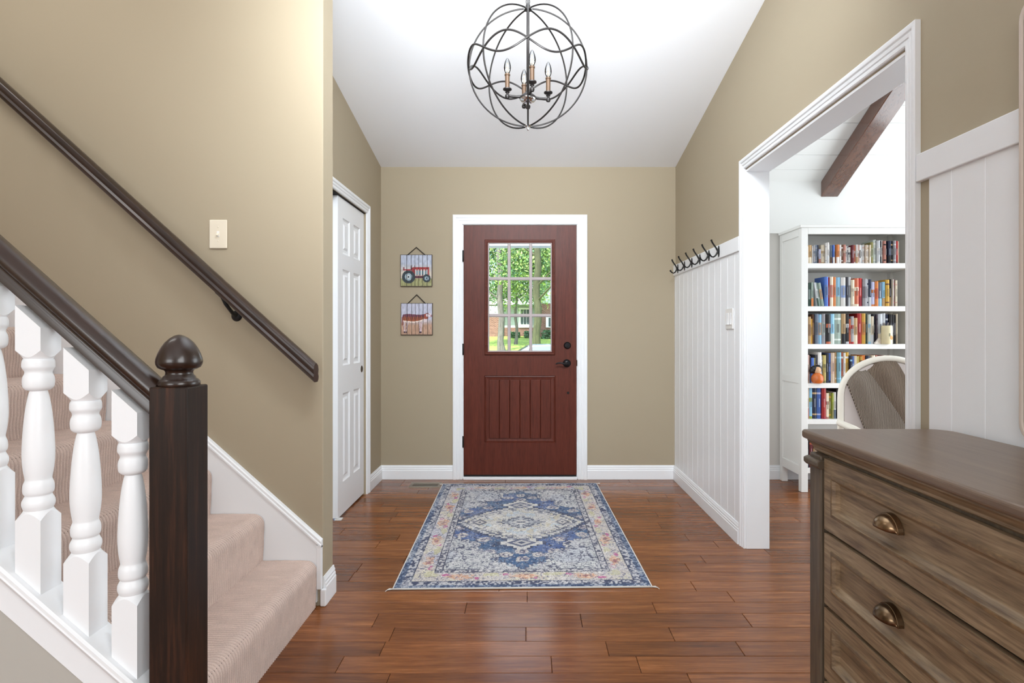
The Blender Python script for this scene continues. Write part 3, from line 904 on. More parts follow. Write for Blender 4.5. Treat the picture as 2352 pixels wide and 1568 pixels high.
# ------------------------------------------------------------------ coat hooks
def make_hook(y, label):
    z0 = 1.675
    xf = XR - .0192
    t = thing('coat_hook', label, 'coat hook', (xf, y, z0), 'six black coat hooks on the wainscot rail')
    m = MB()
    hh, ww = .036, .0115
    outline = [(0, hh), (ww * .7, hh * .62), (ww, 0), (ww * .7, -hh * .62), (0, -hh), (-ww * .7, -hh * .62), (-ww, 0), (-ww * .7, hh * .62)]
    n = len(outline)
    vs = [(xf - .0001, y + a, z0 + b) for a, b in outline] + [(xf - .003, y + a, z0 + b) for a, b in outline] + [(xf - .006, y + a * .55, z0 + b * .8) for a, b in outline]
    fs = [tuple(range(n))] + [(i, (i + 1) % n, n + (i + 1) % n, n + i) for i in range(n)] + [(n + i, n + (i + 1) % n, 2 * n + (i + 1) % n, 2 * n + i) for i in range(n)] + [tuple(range(2 * n, 3 * n))]
    obj('back_plate', m.add(vs, fs), M['black'], t)
    pts = [(xf - .004, y, z0 - .010), (xf - .010, y, z0 + .006), (xf - .020, y, z0 + .024), (xf - .033, y, z0 + .042), (xf - .042, y, z0 + .056), (xf - .048, y, z0 + .072)]
    obj('upper_prong', MB().tube(pts, [.0062, .0058, .0052, .005, .0052, .0062], 8), M['black'], t, smooth=True, angle=50)
    pts = [(xf - .004, y, z0 + .008), (xf - .012, y, z0 - .010), (xf - .022, y, z0 - .026), (xf - .034, y, z0 - .034), (xf - .045, y, z0 - .032), (xf - .054, y, z0 - .024), (xf - .062, y, z0 - .012)]
    obj('lower_prong', MB().tube(pts, [.0060, .0058, .005, .0046, .0046, .0055, .0075], 8), M['black'], t, smooth=True, angle=50)
for y_, l_ in ((4.445, 'black coat hook nearest the front door wall'), (4.256, 'black coat hook, second from the front door wall'),
               (4.065, 'black coat hook, third from the front door wall'), (3.877, 'black coat hook, fourth from the front door wall'),
               (3.683, 'black coat hook, second from the study opening'), (3.496, 'black coat hook nearest the study opening')):
    make_hook(y_, l_)

# ------------------------------------------------------------------ signs
def art_tractor(u, v):
    """u right 0..1, v up 0..1 -> rgb arrays"""
    sh = u.shape
    n1 = vnoise(sh, (14, 40), 1); n2 = vnoise(sh, (30, 30), 2)
    col = np.zeros((*sh, 3)); col[:] = (176, 184, 202)
    t = np.clip((.72 - v) / .3, 0, 1)[..., None]
    col = col * (1 - t) + np.array((196, 186, 172)) * t
    g = v < .24 + .02 * n1
    col[g] = (150, 150, 106)
    col += ((n1 - .5) * 34)[..., None]
    def disc(cx, cy, r, c_, rin=0):
        d_ = np.hypot(u - cx, v - cy) + .012 * (n2 - .5)
        col[(d_ < r) & (d_ >= rin)] = c_
    def rect(a, b, c0, d0, c_):
        m_ = (u > a) & (u < b) & (v > c0) & (v < d0); col[m_] = c_; return m_
    rect(.40, .90, .34, .60, (158, 60, 58)); rect(.36, .46, .40, .59, (134, 46, 52))
    rect(.50, .82, .36, .50, (92, 128, 140))
    m_ = (u > .46) & (u < .86) & (v > .34) & (v < .53) & (((u * 22).astype(int) % 2) == 0); col[m_] = (206, 204, 202)
    rect(.40, .90, .54, .60, (150, 50, 52)); rect(.40, .72, .26, .33, (84, 40, 56))
    rect(.08, .40, .50, .54, (160, 58, 66)); rect(.09, .13, .5, .6, (120, 50, 58)); rect(.33, .36, .5, .66, (84, 50, 56)); rect(.44, .46, .58, .66, (84, 50, 56))
    disc(.255, .30, .205, (46, 58, 66)); disc(.255, .30, .115, (150, 168, 178)); disc(.255, .30, .055, (210, 216, 216)); disc(.255, .30, .03, (60, 70, 80))
    disc(.825, .255, .125, (48, 60, 68)); disc(.825, .255, .065, (148, 168, 182)); disc(.825, .255, .025, (56, 66, 76))
    return col
def art_cow(u, v):
    sh = u.shape
    n1 = vnoise(sh, (14, 40), 11); n2 = vnoise(sh, (40, 40), 12)
    col = np.zeros((*sh, 3)); col[:] = (186, 188, 206)
    t = np.clip((.50 - v) / .2, 0, 1)[..., None]
    col = col * (1 - t) + np.array((178, 144, 122)) * t
    col += ((n1 - .5) * 30)[..., None]
    def ell(cx, cy, rx, ry, c_):
        m_ = ((u - cx) / rx) ** 4 + ((v - cy) / ry) ** 4 + .3 * (n2 - .5) < 1; col[m_] = c_; return m_
    for (cx, lean, wd) in ((.105, .02, .030), (.205, -.05, .026), (.585, .03, .028), (.655, -.03, .026)):      # legs, tapering to dark hooves
        xc = cx + lean * (.40 - v) * 2; hw_ = wd * (.55 + 1.1 * np.clip(v, 0, .45))
        m_ = (np.abs(u - xc) < hw_) & (v > .09) & (v < .44); col[m_] = (212, 198, 204)
        m_ = (np.abs(u - xc + hw_ * .5) < hw_ * .35) & (v > .12) & (v < .44); col[m_] = (132, 84, 84)
        m_ = (np.abs(u - xc) < hw_ * 1.2) & (v > .065) & (v < .115); col[m_] = (72, 52, 64)
    bx_ = np.clip((u - .05) / .75, 0, 1)
    topl = .645 + .012 * np.sin(bx_ * 6) + .035 * bx_ ** 6; botl = .415 - .03 * np.sin(bx_ * 3.14) + .10 * bx_ ** 5
    body = (u > .05) & (u < .80) & (v > botl + .05 * np.clip((.10 - u) / .05, 0, 1)) & (v < topl - .06 * np.clip((.09 - u) / .04, 0, 1) ** 2)
    col[body] = (152, 86, 56)
    back = body & (v > .57 + .02 * np.sin(u * 60)); col[back] = (112, 64, 84)
    stripe = body & (np.abs(v - botl - .022) < .020); col[stripe] = (224, 210, 200)
    strk = body & (v > .48) & (np.sin(u * 95 + v * 20) > .66); col[strk] = (80, 46, 58)
    m_ = (np.abs(u - .055) < .016) & (v > .30) & (v < .56); col[m_] = (124, 70, 60)
    ell(.80, .58, .065, .085, (150, 78, 62)); ell(.875, .625, .080, .052, (220, 206, 212)); ell(.955, .600, .024, .034, (150, 110, 124))
    m_ = (np.abs(u - .835) < .040) & (np.abs(v - .672) < .014); col[m_] = (130, 78, 84)
    m_ = np.hypot(u - .885, v - .640) < .014; col[m_] = (50, 36, 48)
    ell(.775, .455, .045, .050, (210, 196, 198))
    return col
def sign(name, label, x0, x1, z0, z1, art, seed, hangz):
    t = thing(name, label, 'wall sign', ((x0 + x1) / 2, YD, z0))
    yb, yf = YD - .004, YD - .015
    off = Vector(t.location)
    edge = [0, .20, .345, .46, .575, .70, .84, 1.0]
    for i in range(7):
        a, b = edge[i], edge[i + 1]
        xa, xb = x0 + a * (x1 - x0) + .0005, x0 + b * (x1 - x0) - .0005
        nu, nv = 22, 96
        uu, vv = np.meshgrid(np.linspace(a, b, nu), np.linspace(0, 1, nv))
        # art noise needs the whole picture: sample from one cached full raster
        full = SIGN_CACHE.setdefault(name, art(*np.meshgrid(np.linspace(0, 1, 200), np.linspace(0, 1, 200))))
        iu = np.clip((uu * 199).round().astype(int), 0, 199); iv = np.clip((vv * 199).round().astype(int), 0, 199)
        cols = full[iv, iu].copy()
        dk = ((uu - a) / (b - a) < .05) | ((b - uu) / (b - a) < .05)
        cols[dk] *= .72
        rim = (vv < .018) | (vv > .982) | (uu < .018) | (uu > .982)
        cols[rim] = (74, 62, 54)
        X = xa + (uu - a) / (b - a) * (xb - xa) - off.x
        Z = z0 + vv * (z1 - z0) - off.z
        e = np.minimum(np.minimum((uu - a), (b - uu)) / (b - a) / .06, 1)
        Yv = np.full_like(X, yf - off.y) + .0015 * (1 - np.clip(e, 0, 1))
        o = grid_mesh('slat', X, Yv, Z, nlin(np.clip(cols, 0, 255)), M['vcol'], t, smooth=False)
    obj('backing_board', MB().box(x0, x1, yf + .0016, YD - .0008, z0, z1), M['soil'], t, bevel=.002)
    cx = (x0 + x1) / 2
    pts = [(cx - .072, yf - .001, z1 - .004), (cx - .003, yf + .004, hangz - .002), (cx, yf + .004, hangz), (cx + .003, yf + .004, hangz - .002), (cx + .072, yf - .001, z1 - .004)]
    obj('hanging_cord', MB().tube(pts, .0032, 8), M['cord'], t, smooth=True)
    obj('nail', MB().lathe([(0, -.012), (.004, -.012), (.004, -.010), (.0018, -.009), (.0018, 0)], (cx, YD, hangz + .0005), 10, axis='y'), M['black'], t, smooth=True)
SIGN_CACHE = {}
sx0, sx1 = px2x(920.5, YD), px2x(993.5, YD)
sign('tractor_sign', 'square slatted wall sign printed with a red tractor', sx0, sx1, px2z(658, YD), px2z(585, YD), art_tractor, 1, px2z(568.5, YD))
sign('cow_sign', 'square slatted wall sign printed with a brown cow', sx0 + .003, sx1 + .003, px2z(769, YD), px2z(696, YD), art_cow, 2, px2z(677, YD))

# ------------------------------------------------------------------ rug
RW, RL = 1.192, 1.806
rug = thing('area_rug', 'blue and cream medallion rug with an orange floral border', 'rug', (-.0385, 3.532, 0), rz=R(1.2))
def rug_colors(nu, nv):
    x = np.linspace(-RW / 2, RW / 2, nu)[None, :].repeat(nv, 0)
    y = np.linspace(-RL / 2, RL / 2, nv)[:, None].repeat(nu, 1)
    sh = x.shape
    nA = vnoise(sh, (90, 60), 21); nB = vnoise(sh, (180, 120), 22); nC = vnoise(sh, (28, 18), 23); nD = vnoise(sh, (260, 260), 24); nE = vnoise(sh, (10, 7), 25)
    # mirrored noise makes the ornament symmetric
    def sym(n_): m_ = (n_ + n_[:, ::-1]) / 2; return (m_ + m_[::-1]) / 2
    sA, sB, sC = sym(nA), sym(nB), sym(nC)
    navy, blue, cream, white = (50, 62, 86), (62, 94, 132), (204, 201, 196), (222, 220, 217)
    orange, pink, olive, dark = (206, 160, 132), (182, 100, 142), (192, 188, 156), (46, 50, 68)
    col = np.zeros((*sh, 3)); col[:] = cream
    ax, ay = np.abs(x), np.abs(y)
    d = np.minimum(RW / 2 - ax, RL / 2 - ay)          # distance to the edge
    along = np.where(RW / 2 - ax < RL / 2 - ay, y, x)
    def put(mask, c_): col[mask] = c_
    def lines(n_, lv, w_): return np.abs(n_ - lv) < w_
    nF = vnoise(sh, (130, 90), 41); sF = sym(nF)
    # stepped (knotted) coordinates give jagged contours
    gx_ = np.round(ax / .022) * .022; gy_ = np.round(ay / .030) * .030
    field = d > .205
    put(field, (196, 198, 198))
    cor = field
    put(cor & (nE > .62), (192, 196, 202)); put(cor & (sC > .66), (168, 182, 192))
    put(cor & lines(sA, .5, .030), (74, 78, 100)); put(cor & lines(sF, .42, .020), (104, 104, 122)); put(cor & (sB > .68), (88, 92, 112))
    edgev = gx_ / .50 + gy_ / .735 + .13 * (sC - .5) + .06 * np.sin(gy_ * 38 + 1)
    bl = field & ((edgev < 1.0) | ((gy_ < .27) & (ax < .40)))
    put(field & ~bl & (edgev < 1.07), (78, 84, 108)); put(field & ~bl & (edgev < 1.07) & (nB > .55), (206, 204, 200))
    put(bl, blue); put(bl & (nE > .56), (74, 98, 148)); put(bl & (nE < .36), (54, 78, 112))
    put(bl & lines(sA, .56, .035), (48, 56, 84)); put(bl & (sC > .66), (86, 96, 128)); put(bl & lines(sF, .62, .022), (150, 156, 174)); put(bl & (sB > .74), (178, 178, 182))
    for (rx, ry) in ((.0, .575), (.17, .47), (.26, .37), (.345, .22), (.085, .515), (.375, .09), (.215, .29), (.0, .47)):
        dd = np.hypot(ax - rx, ay - ry) + .018 * (nA - .5)
        put(bl & (dd < .036), (198, 192, 186)); put(bl & (dd < .036) & (nB > .60), (120, 118, 138)); put(bl & (dd < .014), (92, 90, 112)); put(bl & (dd < .006), white)
    # medallion: wide lozenge with stepped rim and a pointed tip at either end
    gmx = np.round(ax / .018) * .018; gmy = np.round(ay / .024) * .024
    r1 = (gmx / .385) ** 1.28 + (gmy / .335) ** 1.28 + .05 * (sC - .5)
    tipv = gmx / .13 + np.abs(gmy - .345) / .105
    put(field & ((r1 < 1.06) | (tipv < 1.12)), (62, 70, 94))
    med = field & (r1 < .98); tip = field & (tipv < 1.0); put(med | tip, (208, 206, 200))
    put(med & (r1 > .80) & (r1 < .87), (98, 102, 118)); put(med & (r1 > .87) & (nB > .50), (168, 172, 182)); put(med & (r1 > .62) & (r1 < .80) & lines(sA, .5, .05), (116, 118, 130))
    put(med & (r1 < .62) & (sC > .56), (188, 200, 208)); put(med & (r1 < .62) & lines(sF, .5, .022), (124, 126, 138)); put(med & (sB > .70), (92, 96, 110))
    put(med & (nA > .70), (196, 190, 172))
    cen = gmx / .145 + gmy / .115
    put(med & (cen < 1.0) & (cen > .84), (88, 92, 110)); put(med & (cen < .84), (184, 188, 192)); put(med & (cen < .84) & lines(sF, .5, .05), (96, 100, 116)); put(med & (cen < .34), (206, 204, 198)); put(med & (cen < .17), (84, 88, 106))
    dd = np.abs(ax - .255) / .050 + ay / .060; put(med & (dd < 1), (104, 106, 120)); put(med & (dd < .6), (200, 196, 190)); put(med & (dd < .25), (96, 98, 112))
    td = ax / .085 + np.abs(ay - .345) / .066; put(tip & (td < 1.0), (92, 98, 122)); put(tip & (td < .64), (190, 188, 186)); put(tip & (td < .3), (84, 90, 112))
    # guard stripes and borders
    b5 = (d > .165) & (d <= .205); put(b5, (196, 194, 194))
    put(b5 & (nB < .50), (84, 86, 104)); put(b5 & ((d < .170) | (d > .199)), (62, 66, 86))
    b4 = (d > .072) & (d <= .165); put(b4, (206, 199, 192)); put(b4 & (nC > .6), (210, 204, 186)); put(b4 & (nE > .62), (196, 196, 206))
    put(b4 & lines(nA, .5, .035), (138, 132, 144)); put(b4 & lines(nF, .45, .022), (112, 110, 126)); put(b4 & (nB > .76), (130, 128, 142))
    per_ = .30
    ph_ = ((along / per_ + .5) % 1.0) - .5
    dd = np.hypot(ph_ * per_ / .060, (d - .120) / .028) + .9 * (nA - .5)
    put(b4 & (dd < 1), orange); put(b4 & (dd < 1) & (nB > .54), (214, 186, 166)); put(b4 & (dd < 1) & (nF < .32), (140, 118, 118)); put(b4 & (dd < .28), (150, 100, 104))
    ph2 = ((along / .15) % 1.0) - .5
    dd = np.hypot(ph2 * .15 / .022, (d - .100 - .04 * (np.floor(along / .15) % 2)) / .012) + .9 * (nB - .5)
    put(b4 & (dd < 1) & (nA > .40), pink)
    dd = np.hypot((((along / .30) % 1.0) - .5) * .30 / .045, (d - .140) / .018) + .9 * (nA - .5); put(b4 & (dd < 1), olive)
    b3 = (d > .030) & (d <= .072); put(b3, (190, 190, 194)); put(b3 & (nB < .52), (64, 72, 98)); put(b3 & (np.abs(d - .072) < .005), (52, 60, 84))
    b1 = d <= .030; put(b1, (56, 74, 104)); put(b1 & (nB > .60), (124, 138, 162))
    # worn, distressed pile
    wear = vnoise(sh, (34, 24), 31) * .50 + nD * .50
    k = (np.clip((wear - .50) * 3.2, 0, .62) * np.where(bl & ~med, .55, 1))[..., None]
    col = col * (1 - k) + np.array((208, 206, 206)) * k
    k2 = np.clip((nD - .70) * 2.6, 0, .6)[..., None] * (vnoise(sh, (20, 14), 33) > .38)[..., None]
    col = col * (1 - k2) + np.array((62, 64, 86)) * k2
    col *= (.88 + .20 * nD)[..., None]
    return x, y, nlin(np.clip(col, 0, 255)), nD
x_, y_, c_, nD_ = rug_colors(440, 640)
z_ = .0075 + .0018 * (nD_ - .5)
z_[0, :] = z_[-1, :] = .001; z_[:, 0] = z_[:, -1] = .001
grid_mesh('pile', x_, y_, z_, c_, M['rug'], rug)
bp = [(-RW / 2, -RL / 2, .0046), (RW / 2, -RL / 2, .0046), (RW / 2, RL / 2, .0046), (-RW / 2, RL / 2, .0046)]
pts = []
for i in range(4):
    a, b = Vector(bp[i]), Vector(bp[(i + 1) % 4])
    for k in range(30): pts.append(a.lerp(b, k / 30))
obj('edge_binding', MB().tube(pts, .0042, 8, closed=True), M['binding'], rug, world=False, smooth=True)
for (a, b) in ((-1, -1), (1, -1), (1, 1), (-1, 1)):
    m = MB()
    for k in range(4):
        q = Vector((a * RW / 2, b * RL / 2, .0046))
        m.tube([q, q + Vector((a * (.012 + .004 * k), b * (.004 * k - .004), 0)), q + Vector((a * (.022 + .003 * k), b * (.010 * k - .012), -.003))], [.0028, .002, .0012], 6)
    obj('corner_tassel', m, M['binding'], rug, world=False, smooth=True)

# floor register
vx0, vx1, vy0, vy1 = -.905, -.668, 4.345, 4.482
v = thing('floor_register', 'metal floor vent set beside the rug corner', 'vent', ((vx0 + vx1) / 2, (vy0 + vy1) / 2, 0))
m = MB(); P = lambda a, b, d_: (a, b, .004 + d_)
m.face_frame(vx0, vx1, vy0, vy1, [(vx0 + .020, vx1 - .020, vy0 + .026, vy1 - .026, True)], [(.002, -.004)], P)
m.add([(vx0, vy0, .004), (vx1, vy0, .004), (vx1, vy1, .004), (vx0, vy1, .004), (vx0 - .004, vy0 - .004, .0003), (vx1 + .004, vy0 - .004, .0003), (vx1 + .004, vy1 + .004, .0003), (vx0 - .004, vy1 + .004, .0003)],
      [(0, 1, 5, 4), (1, 2, 6, 5), (2, 3, 7, 6), (3, 0, 4, 7)])
obj('register_frame', m, M['vent'], v)
obj('duct_shade', MB().box(vx0 + .02, vx1 - .02, vy0 + .026, vy1 - .026, .0004, .0010), M['vent_dark'], v)  # near-black sheet standing in for the shade inside the opening
sl = None
for k in range(22):
    xx = vx0 + .026 + k * (vx1 - vx0 - .052) / 21
    sl = obj('louvre', MB().box(xx - .0016, xx + .0016, vy0 + .026, vy1 - .026, .0012, .0032), M['vent'], v)
obj('damper_bar', MB().box(vx0 + .02, vx1 - .02, (vy0 + vy1) / 2 - .003, (vy0 + vy1) / 2 + .003, .0012, .0036), M['vent'], v)

# ------------------------------------------------------------------ chandelier
ccx, ccy, ccz, cr = .003, 2.43, 2.306, .250
ch = thing('chandelier', 'dark metal orb chandelier with four clear candle bulbs', 'chandelier', (ccx, ccy, ccz))
wr_ = .0035
for k in range(8):
    a = R(45 * k - 90)
    pts = []
    for t in np.linspace(4, 176, 40):
        th = R(t)
        rr_ = cr * math.sin(th); 
        pts.append((ccx + rr_ * math.cos(a), ccy + rr_ * math.sin(a), ccz + cr * math.cos(th)))
    obj('meridian_wire', MB().tube(pts, wr_, 8), M['bronze'], ch, smooth=True)
for sgn in (1, -1):
    pts = []
    for t in np.linspace(0, 360, 161)[:-1]:
        lat = R(9.5) * math.sin(R(t) * 4) * sgn
        a = R(t - 90)
        q = (cr + .004 * sgn) * math.cos(lat)
        pts.append((ccx + q * math.cos(a), ccy + q * math.sin(a), ccz + cr * math.sin(lat)))
    obj('wavy_band', MB().tube(pts, .0040, 8, closed=True), M['bronze'], ch, smooth=True)
hubz = 2.182
obj('stem', MB().tube([(ccx, ccy, ccz + cr + .020), (ccx, ccy, hubz)], .0062, 12), M['bronze'], ch, smooth=True)
obj('lower_rod', MB().tube([(ccx, ccy, hubz), (ccx, ccy, ccz - cr - .002)], .0032, 10), M['bronze'], ch, smooth=True)
obj('top_hub', MB().lathe([(0, .016), (.007, .016), (.010, .010), (.010, -.004), (.016, -.006), (.016, -.010), (0, -.012)], (ccx, ccy, ccz + cr + .004), 20), M['bronze'], ch, smooth=True)
obj('bottom_finial', MB().lathe([(0, .006), (.012, .004), (.012, .0), (.006, -.003), (.005, -.012), (.002, -.018), (0, -.019)], (ccx, ccy, ccz - cr), 20), M['chrome'], ch, smooth=True)
obj('centre_hub', MB().lathe([(0, .024), (.010, .022), (.014, .014), (.024, .008), (.033, .0), (.036, -.006), (.036, -.010)], (ccx, ccy, hubz), 28), M['bronze'], ch, smooth=True)
obj('hub_cup', MB().lathe([(.035, -.010), (.034, -.014), (.028, -.020), (.016, -.025), (.006, -.026), (0, -.026)], (ccx, ccy, hubz), 28), M['chrome'], ch, smooth=True)
obj('hub_knob', MB().lathe([(0, -.024), (.005, -.026), (.005, -.034), (.010, -.038), (.011, -.044), (.008, -.051), (0, -.053)], (ccx, ccy, hubz), 20), M['bronze'], ch, smooth=True)
for k in range(4):
    a = R(90 * k + 4 - 90 + 7)
    ca, sa_ = math.cos(a), math.sin(a)
    L = .0885
    ex, ey = ccx + ca * L, ccy + sa_ * L
    arm = obj('arm', MB().tube([(ccx + ca * .02, ccy + sa_ * .02, hubz - .002), (ccx + ca * .05, ccy + sa_ * .05, hubz - .004), (ex, ey, hubz - .004)], [.0075, .0058, .0058], 10), M['bronze'], ch, smooth=True)
    obj('cup', MB().lathe([(0, -.012), (.008, -.010), (.0105, -.003), (.009, .004), (.005, .008), (.006, .012), (.010, .015), (.006, .019), (.012, .022), (.0185, .026), (.0185, .030), (.012, .032), (0, .032)], (ex, ey, hubz - .004), 20), M['bronze'], arm, smooth=True)
    obj('sleeve', MB().lathe([(0, .030), (.0095, .030), (.0095, .085), (.0118, .086), (.0118, .091), (.009, .093), (0, .093)], (ex, ey, hubz - .004), 20), M['antique'], arm, smooth=True)
    bz = hubz - .004
    obj('bulb', MB().lathe([(.0075, .093), (.0095, .098), (.0135, .108), (.0152, .118), (.0145, .129), (.0115, .141), (.0075, .151), (.0035, .158), (0, .161)], (ex, ey, bz), 20), M['bulb'], arm, smooth=True)
    m = MB()
    m.tube([(ex - .004, ey, bz + .097), (ex - .003, ey, bz + .138)], .0009, 6).tube([(ex + .004, ey, bz + .097), (ex + .003, ey, bz + .138)], .0009, 6).tube([(ex, ey - .003, bz + .097), (ex, ey, bz + .142)], .0008, 6)
    obj('filament', m, M['filament'], arm)
# chain and canopy
topz = ccz + cr + .018
cz_top = ceil_z(ccy)
m = MB()
lk = .030
nlk = int((cz_top - .03 - topz) / .021)
for k in range(nlk):
    zc = topz + .012 + k * (cz_top - .03 - topz) / nlk
    pts = []
    for j in range(14):
        a = 2 * math.pi * j / 14
        u, w_ = .0075 * math.cos(a), .0135 * math.sin(a)
        pts.append((ccx + u, ccy, zc + w_) if k % 2 == 0 else (ccx, ccy + u, zc + w_))
    m = MB().tube(pts, .0022, 6, closed=True)
    obj('chain_link', m, M['bronze'], ch, smooth=True)
obj('ceiling_canopy', MB().lathe([(0, -.055), (.008, -.055), (.012, -.046), (.040, -.038), (.060, -.020), (.064, .012), (0, .012)], (ccx, ccy, cz_top), 28), M['bronze'], ch, smooth=True)

# ------------------------------------------------------------------ dresser
DFX, DBX = .783, 1.155        # front plane, back
DYF, DYN = 1.572, .30         # far and near ends
dr = thing('dresser', 'weathered grey-brown wooden dresser with bronze cup pulls', 'dresser', ((DFX + DBX) / 2, (DYF + DYN) / 2, 0))
zt = .911
def slab_poly():
    x0, x1, y0, y1 = .764, 1.166, DYN - .025, DYF + .026
    r_ = .012
    pts = [(x0, y0), (x1, y0)]
    for a in np.linspace(0, 90, 7): pts.append((x1 - .06 + .06 * math.cos(R(a)), y1 - .06 + .06 * math.sin(R(a))))
    for a in np.linspace(90, 180, 4): pts.append((x0 + r_ + r_ * math.cos(R(a)), y1 - r_ + r_ * math.sin(R(a))))
    return pts
obj('top', MB().prism(slab_poly(), 'z', zt - .024, zt), M['dresser_top'], dr, bevel=.008, seg=4)
m = MB()
m.box(DFX + .016, DBX, DYN, DYF - .002, .08, zt - .0245)
obj('carcass', m, M['dresser_v'], dr)
# cornice under the top along front and far end
cp = [(0, 0), (-.004, .004), (-.004, .010), (-.010, .020), (-.016, .026), (-.016, .032), (.02, .032), (.02, 0)]
zc = zt - .0565
vs = []; n = len(cp)
for (x, yv_) in ((DFX + .012, DYN - .005), (DFX + .012, DYF + .0)):
    for a, b in cp: vs.append((x + a, yv_ - (a if yv_ > 1 else 0), zc + b))
obj('front_moulding', MB().add(vs, [(i, (i + 1) % n, n + (i + 1) % n, n + i) for i in range(n)] + [tuple(range(n)), tuple(range(2 * n - 1, n - 1, -1))]), M['dresser'], dr)
vs = []
for x in (DFX + .012, DBX):
    for a, b in cp: vs.append((x + (a if x < 1 else 0), DYF - a, zc + b))
obj('end_moulding', MB().add(vs, [(i, (i + 1) % n, n + (i + 1) % n, n + i) for i in range(n)] + [tuple(range(n)), tuple(range(2 * n - 1, n - 1, -1))]), M['dresser_v'], dr)
for yy_ in (DYF - .030, DYN + .030):
    ps = obj('corner_post', MB().box(DFX - .006, DFX + .03, yy_ - .028, yy_ + .030, .0, zt - .058), M['dresser_v'], dr, bevel=.004)
    cap = MB()
    cap.prism([(DFX - .012, .818), (DFX - .020, .826), (DFX - .020, .838), (DFX - .010, .842), (DFX + .02, .842), (DFX + .02, .818)], 'y', yy_ - .036, yy_ + .038)
    obj('corbel', cap, M['dresser_v'], ps, bevel=.003)
for yy_ in (DYF - .030, DYN + .030):
    obj('back_leg', MB().box(DBX - .05, DBX, yy_ - .028, yy_ + .030, .0, .082), M['dresser_v'], dr, bevel=.004)
obj('plinth', MB().box(DFX + .004, DFX + .02, DYN + .06, DYF - .06, .05, .085), M['dresser'], dr, bevel=.003)
dy0, dy1 = DYN + .066, DYF - .066
def cup_pull(yc, zc_):
    m = MB()
    nU, nV = 16, 10
    vs = []
    for i in range(nU + 1):
        for j in range(nV + 1):
            a = math.pi * i / nU                 # left to right
            b = math.pi / 2 * j / nV             # rim to top
            w_ = .034; h_ = .032; p_ = .025
            yv_ = yc + w_ * math.cos(a) * (math.sin(b) * .15 + .85)
            z__ = zc_ - .016 + h_ * math.sin(a) ** .8 * (.15 + .85 * math.sin(b)) 
            xv_ = DFX - .0015 - p_ * math.sin(a) ** .7 * math.cos(b)
            vs.append((xv_, yv_, z__))
    fs = []
    for i in range(nU):
        for j in range(nV):
            q = i * (nV + 1) + j; fs.append((q, q + 1, q + nV + 2, q + nV + 1))
    return m.add(vs, fs)
for k in range(4):
    zt_ = .8485 - k * .1955
    zb_ = zt_ - .1855
    m = MB()
    Pd = lambda u, v_, d_: (DFX - d_, u, v_)
    m.face_frame(dy0, dy1, zb_, zt_, [(dy0 + .036, dy1 - .036, zb_ + .043, zt_ - .038)], [(.002, .003), (.008, .004), (.012, -.004), (.018, -.010), (.020, -.012)], Pd)
    for q in ((dy0, zb_, dy1, zb_), (dy1, zb_, dy1, zt_), (dy1, zt_, dy0, zt_), (dy0, zt_, dy0, zb_)):
        m.add([(DFX, q[0], q[1]), (DFX, q[2], q[3]), (DFX + .012, q[2], q[3]), (DFX + .012, q[0], q[1])], [(0, 1, 2, 3)])
    d_ = obj('drawer', m, M['dresser'], dr, bevel=.0012)
    bead = ring_mould(dy0 + .034, dy1 - .034, zb_ + .041, zt_ - .036, [(0, 0), (.001, .0025), (.006, .0046), (.009, .004), (.011, .0)], Pd)
    obj('worn_bead', bead, M['dresser_worn'], d_, smooth=True)
    for yc in (1.240, .63):
        m = cup_pull(yc, .768 - k * .1965)
        o = obj('cup_pull', m, M['cup'], d_, smooth=True, angle=60)
        sm = o.modifiers.new('solid', 'SOLIDIFY'); sm.thickness = .0022
        obj('pull_plate', MB().prism([(yc + .037 * math.cos(a), .768 - k * .1965 - .016 + .036 * math.sin(a)) for a in np.linspace(0, math.pi, 18)], 'x', DFX - .0024, DFX + .0115), M['cup'], d_, bevel=.001)

# mirror standing on the dresser
mr = thing('wall_mirror', 'mirror with a thin pale rounded frame above the dresser', 'mirror', (1.178, .95, .93))
def rrect(y0, y1, z0, z1, r_, k=6):
    pts = []
    for (cy, cz_, a0) in ((y1 - r_, z1 - r_, 0), (y0 + r_, z1 - r_, 90), (y0 + r_, z0 + r_, 180), (y1 - r_, z0 + r_, 270)):
        for a in np.linspace(a0, a0 + 90, k): pts.append((cy + r_ * math.cos(R(a)), cz_ + r_ * math.sin(R(a))))
    return pts
xm0, xm1 = XR - .0195, XR - .045
A, B = rrect(.54, 1.336, .925, 1.950, .045), rrect(.551, 1.325, .936, 1.939, .036)
n = len(A)
vs = [(xm0, a, b) for a, b in A] + [(xm1, a, b) for a, b in A] + [(xm1, a, b) for a, b in B] + [(xm0, a, b) for a, b in B]
fs = []
for q in range(3):
    for i in range(n): fs.append((q * n + i, q * n + (i + 1) % n, (q + 1) * n + (i + 1) % n, (q + 1) * n + i))
obj('mirror_rim', MB().add(vs, fs), M['mirror_frame'], mr, bevel=.003, smooth=True)
Bi = rrect(.586, 1.290, .971, 1.904, .02)
vs = [(xm1 + .004, a, b) for a, b in B] + [(xm0 - .008, a, b) for a, b in Bi]
obj('inner_slip', MB().add(vs, [(i, (i + 1) % n, n + (i + 1) % n, n + i) for i in range(n)]), M['dark_wood'], mr)
obj('mirror_glass', MB().prism(rrect(.58, 1.296, .965, 1.910, .02), 'x', xm0, xm0 - .0075), M['mirror'], mr)

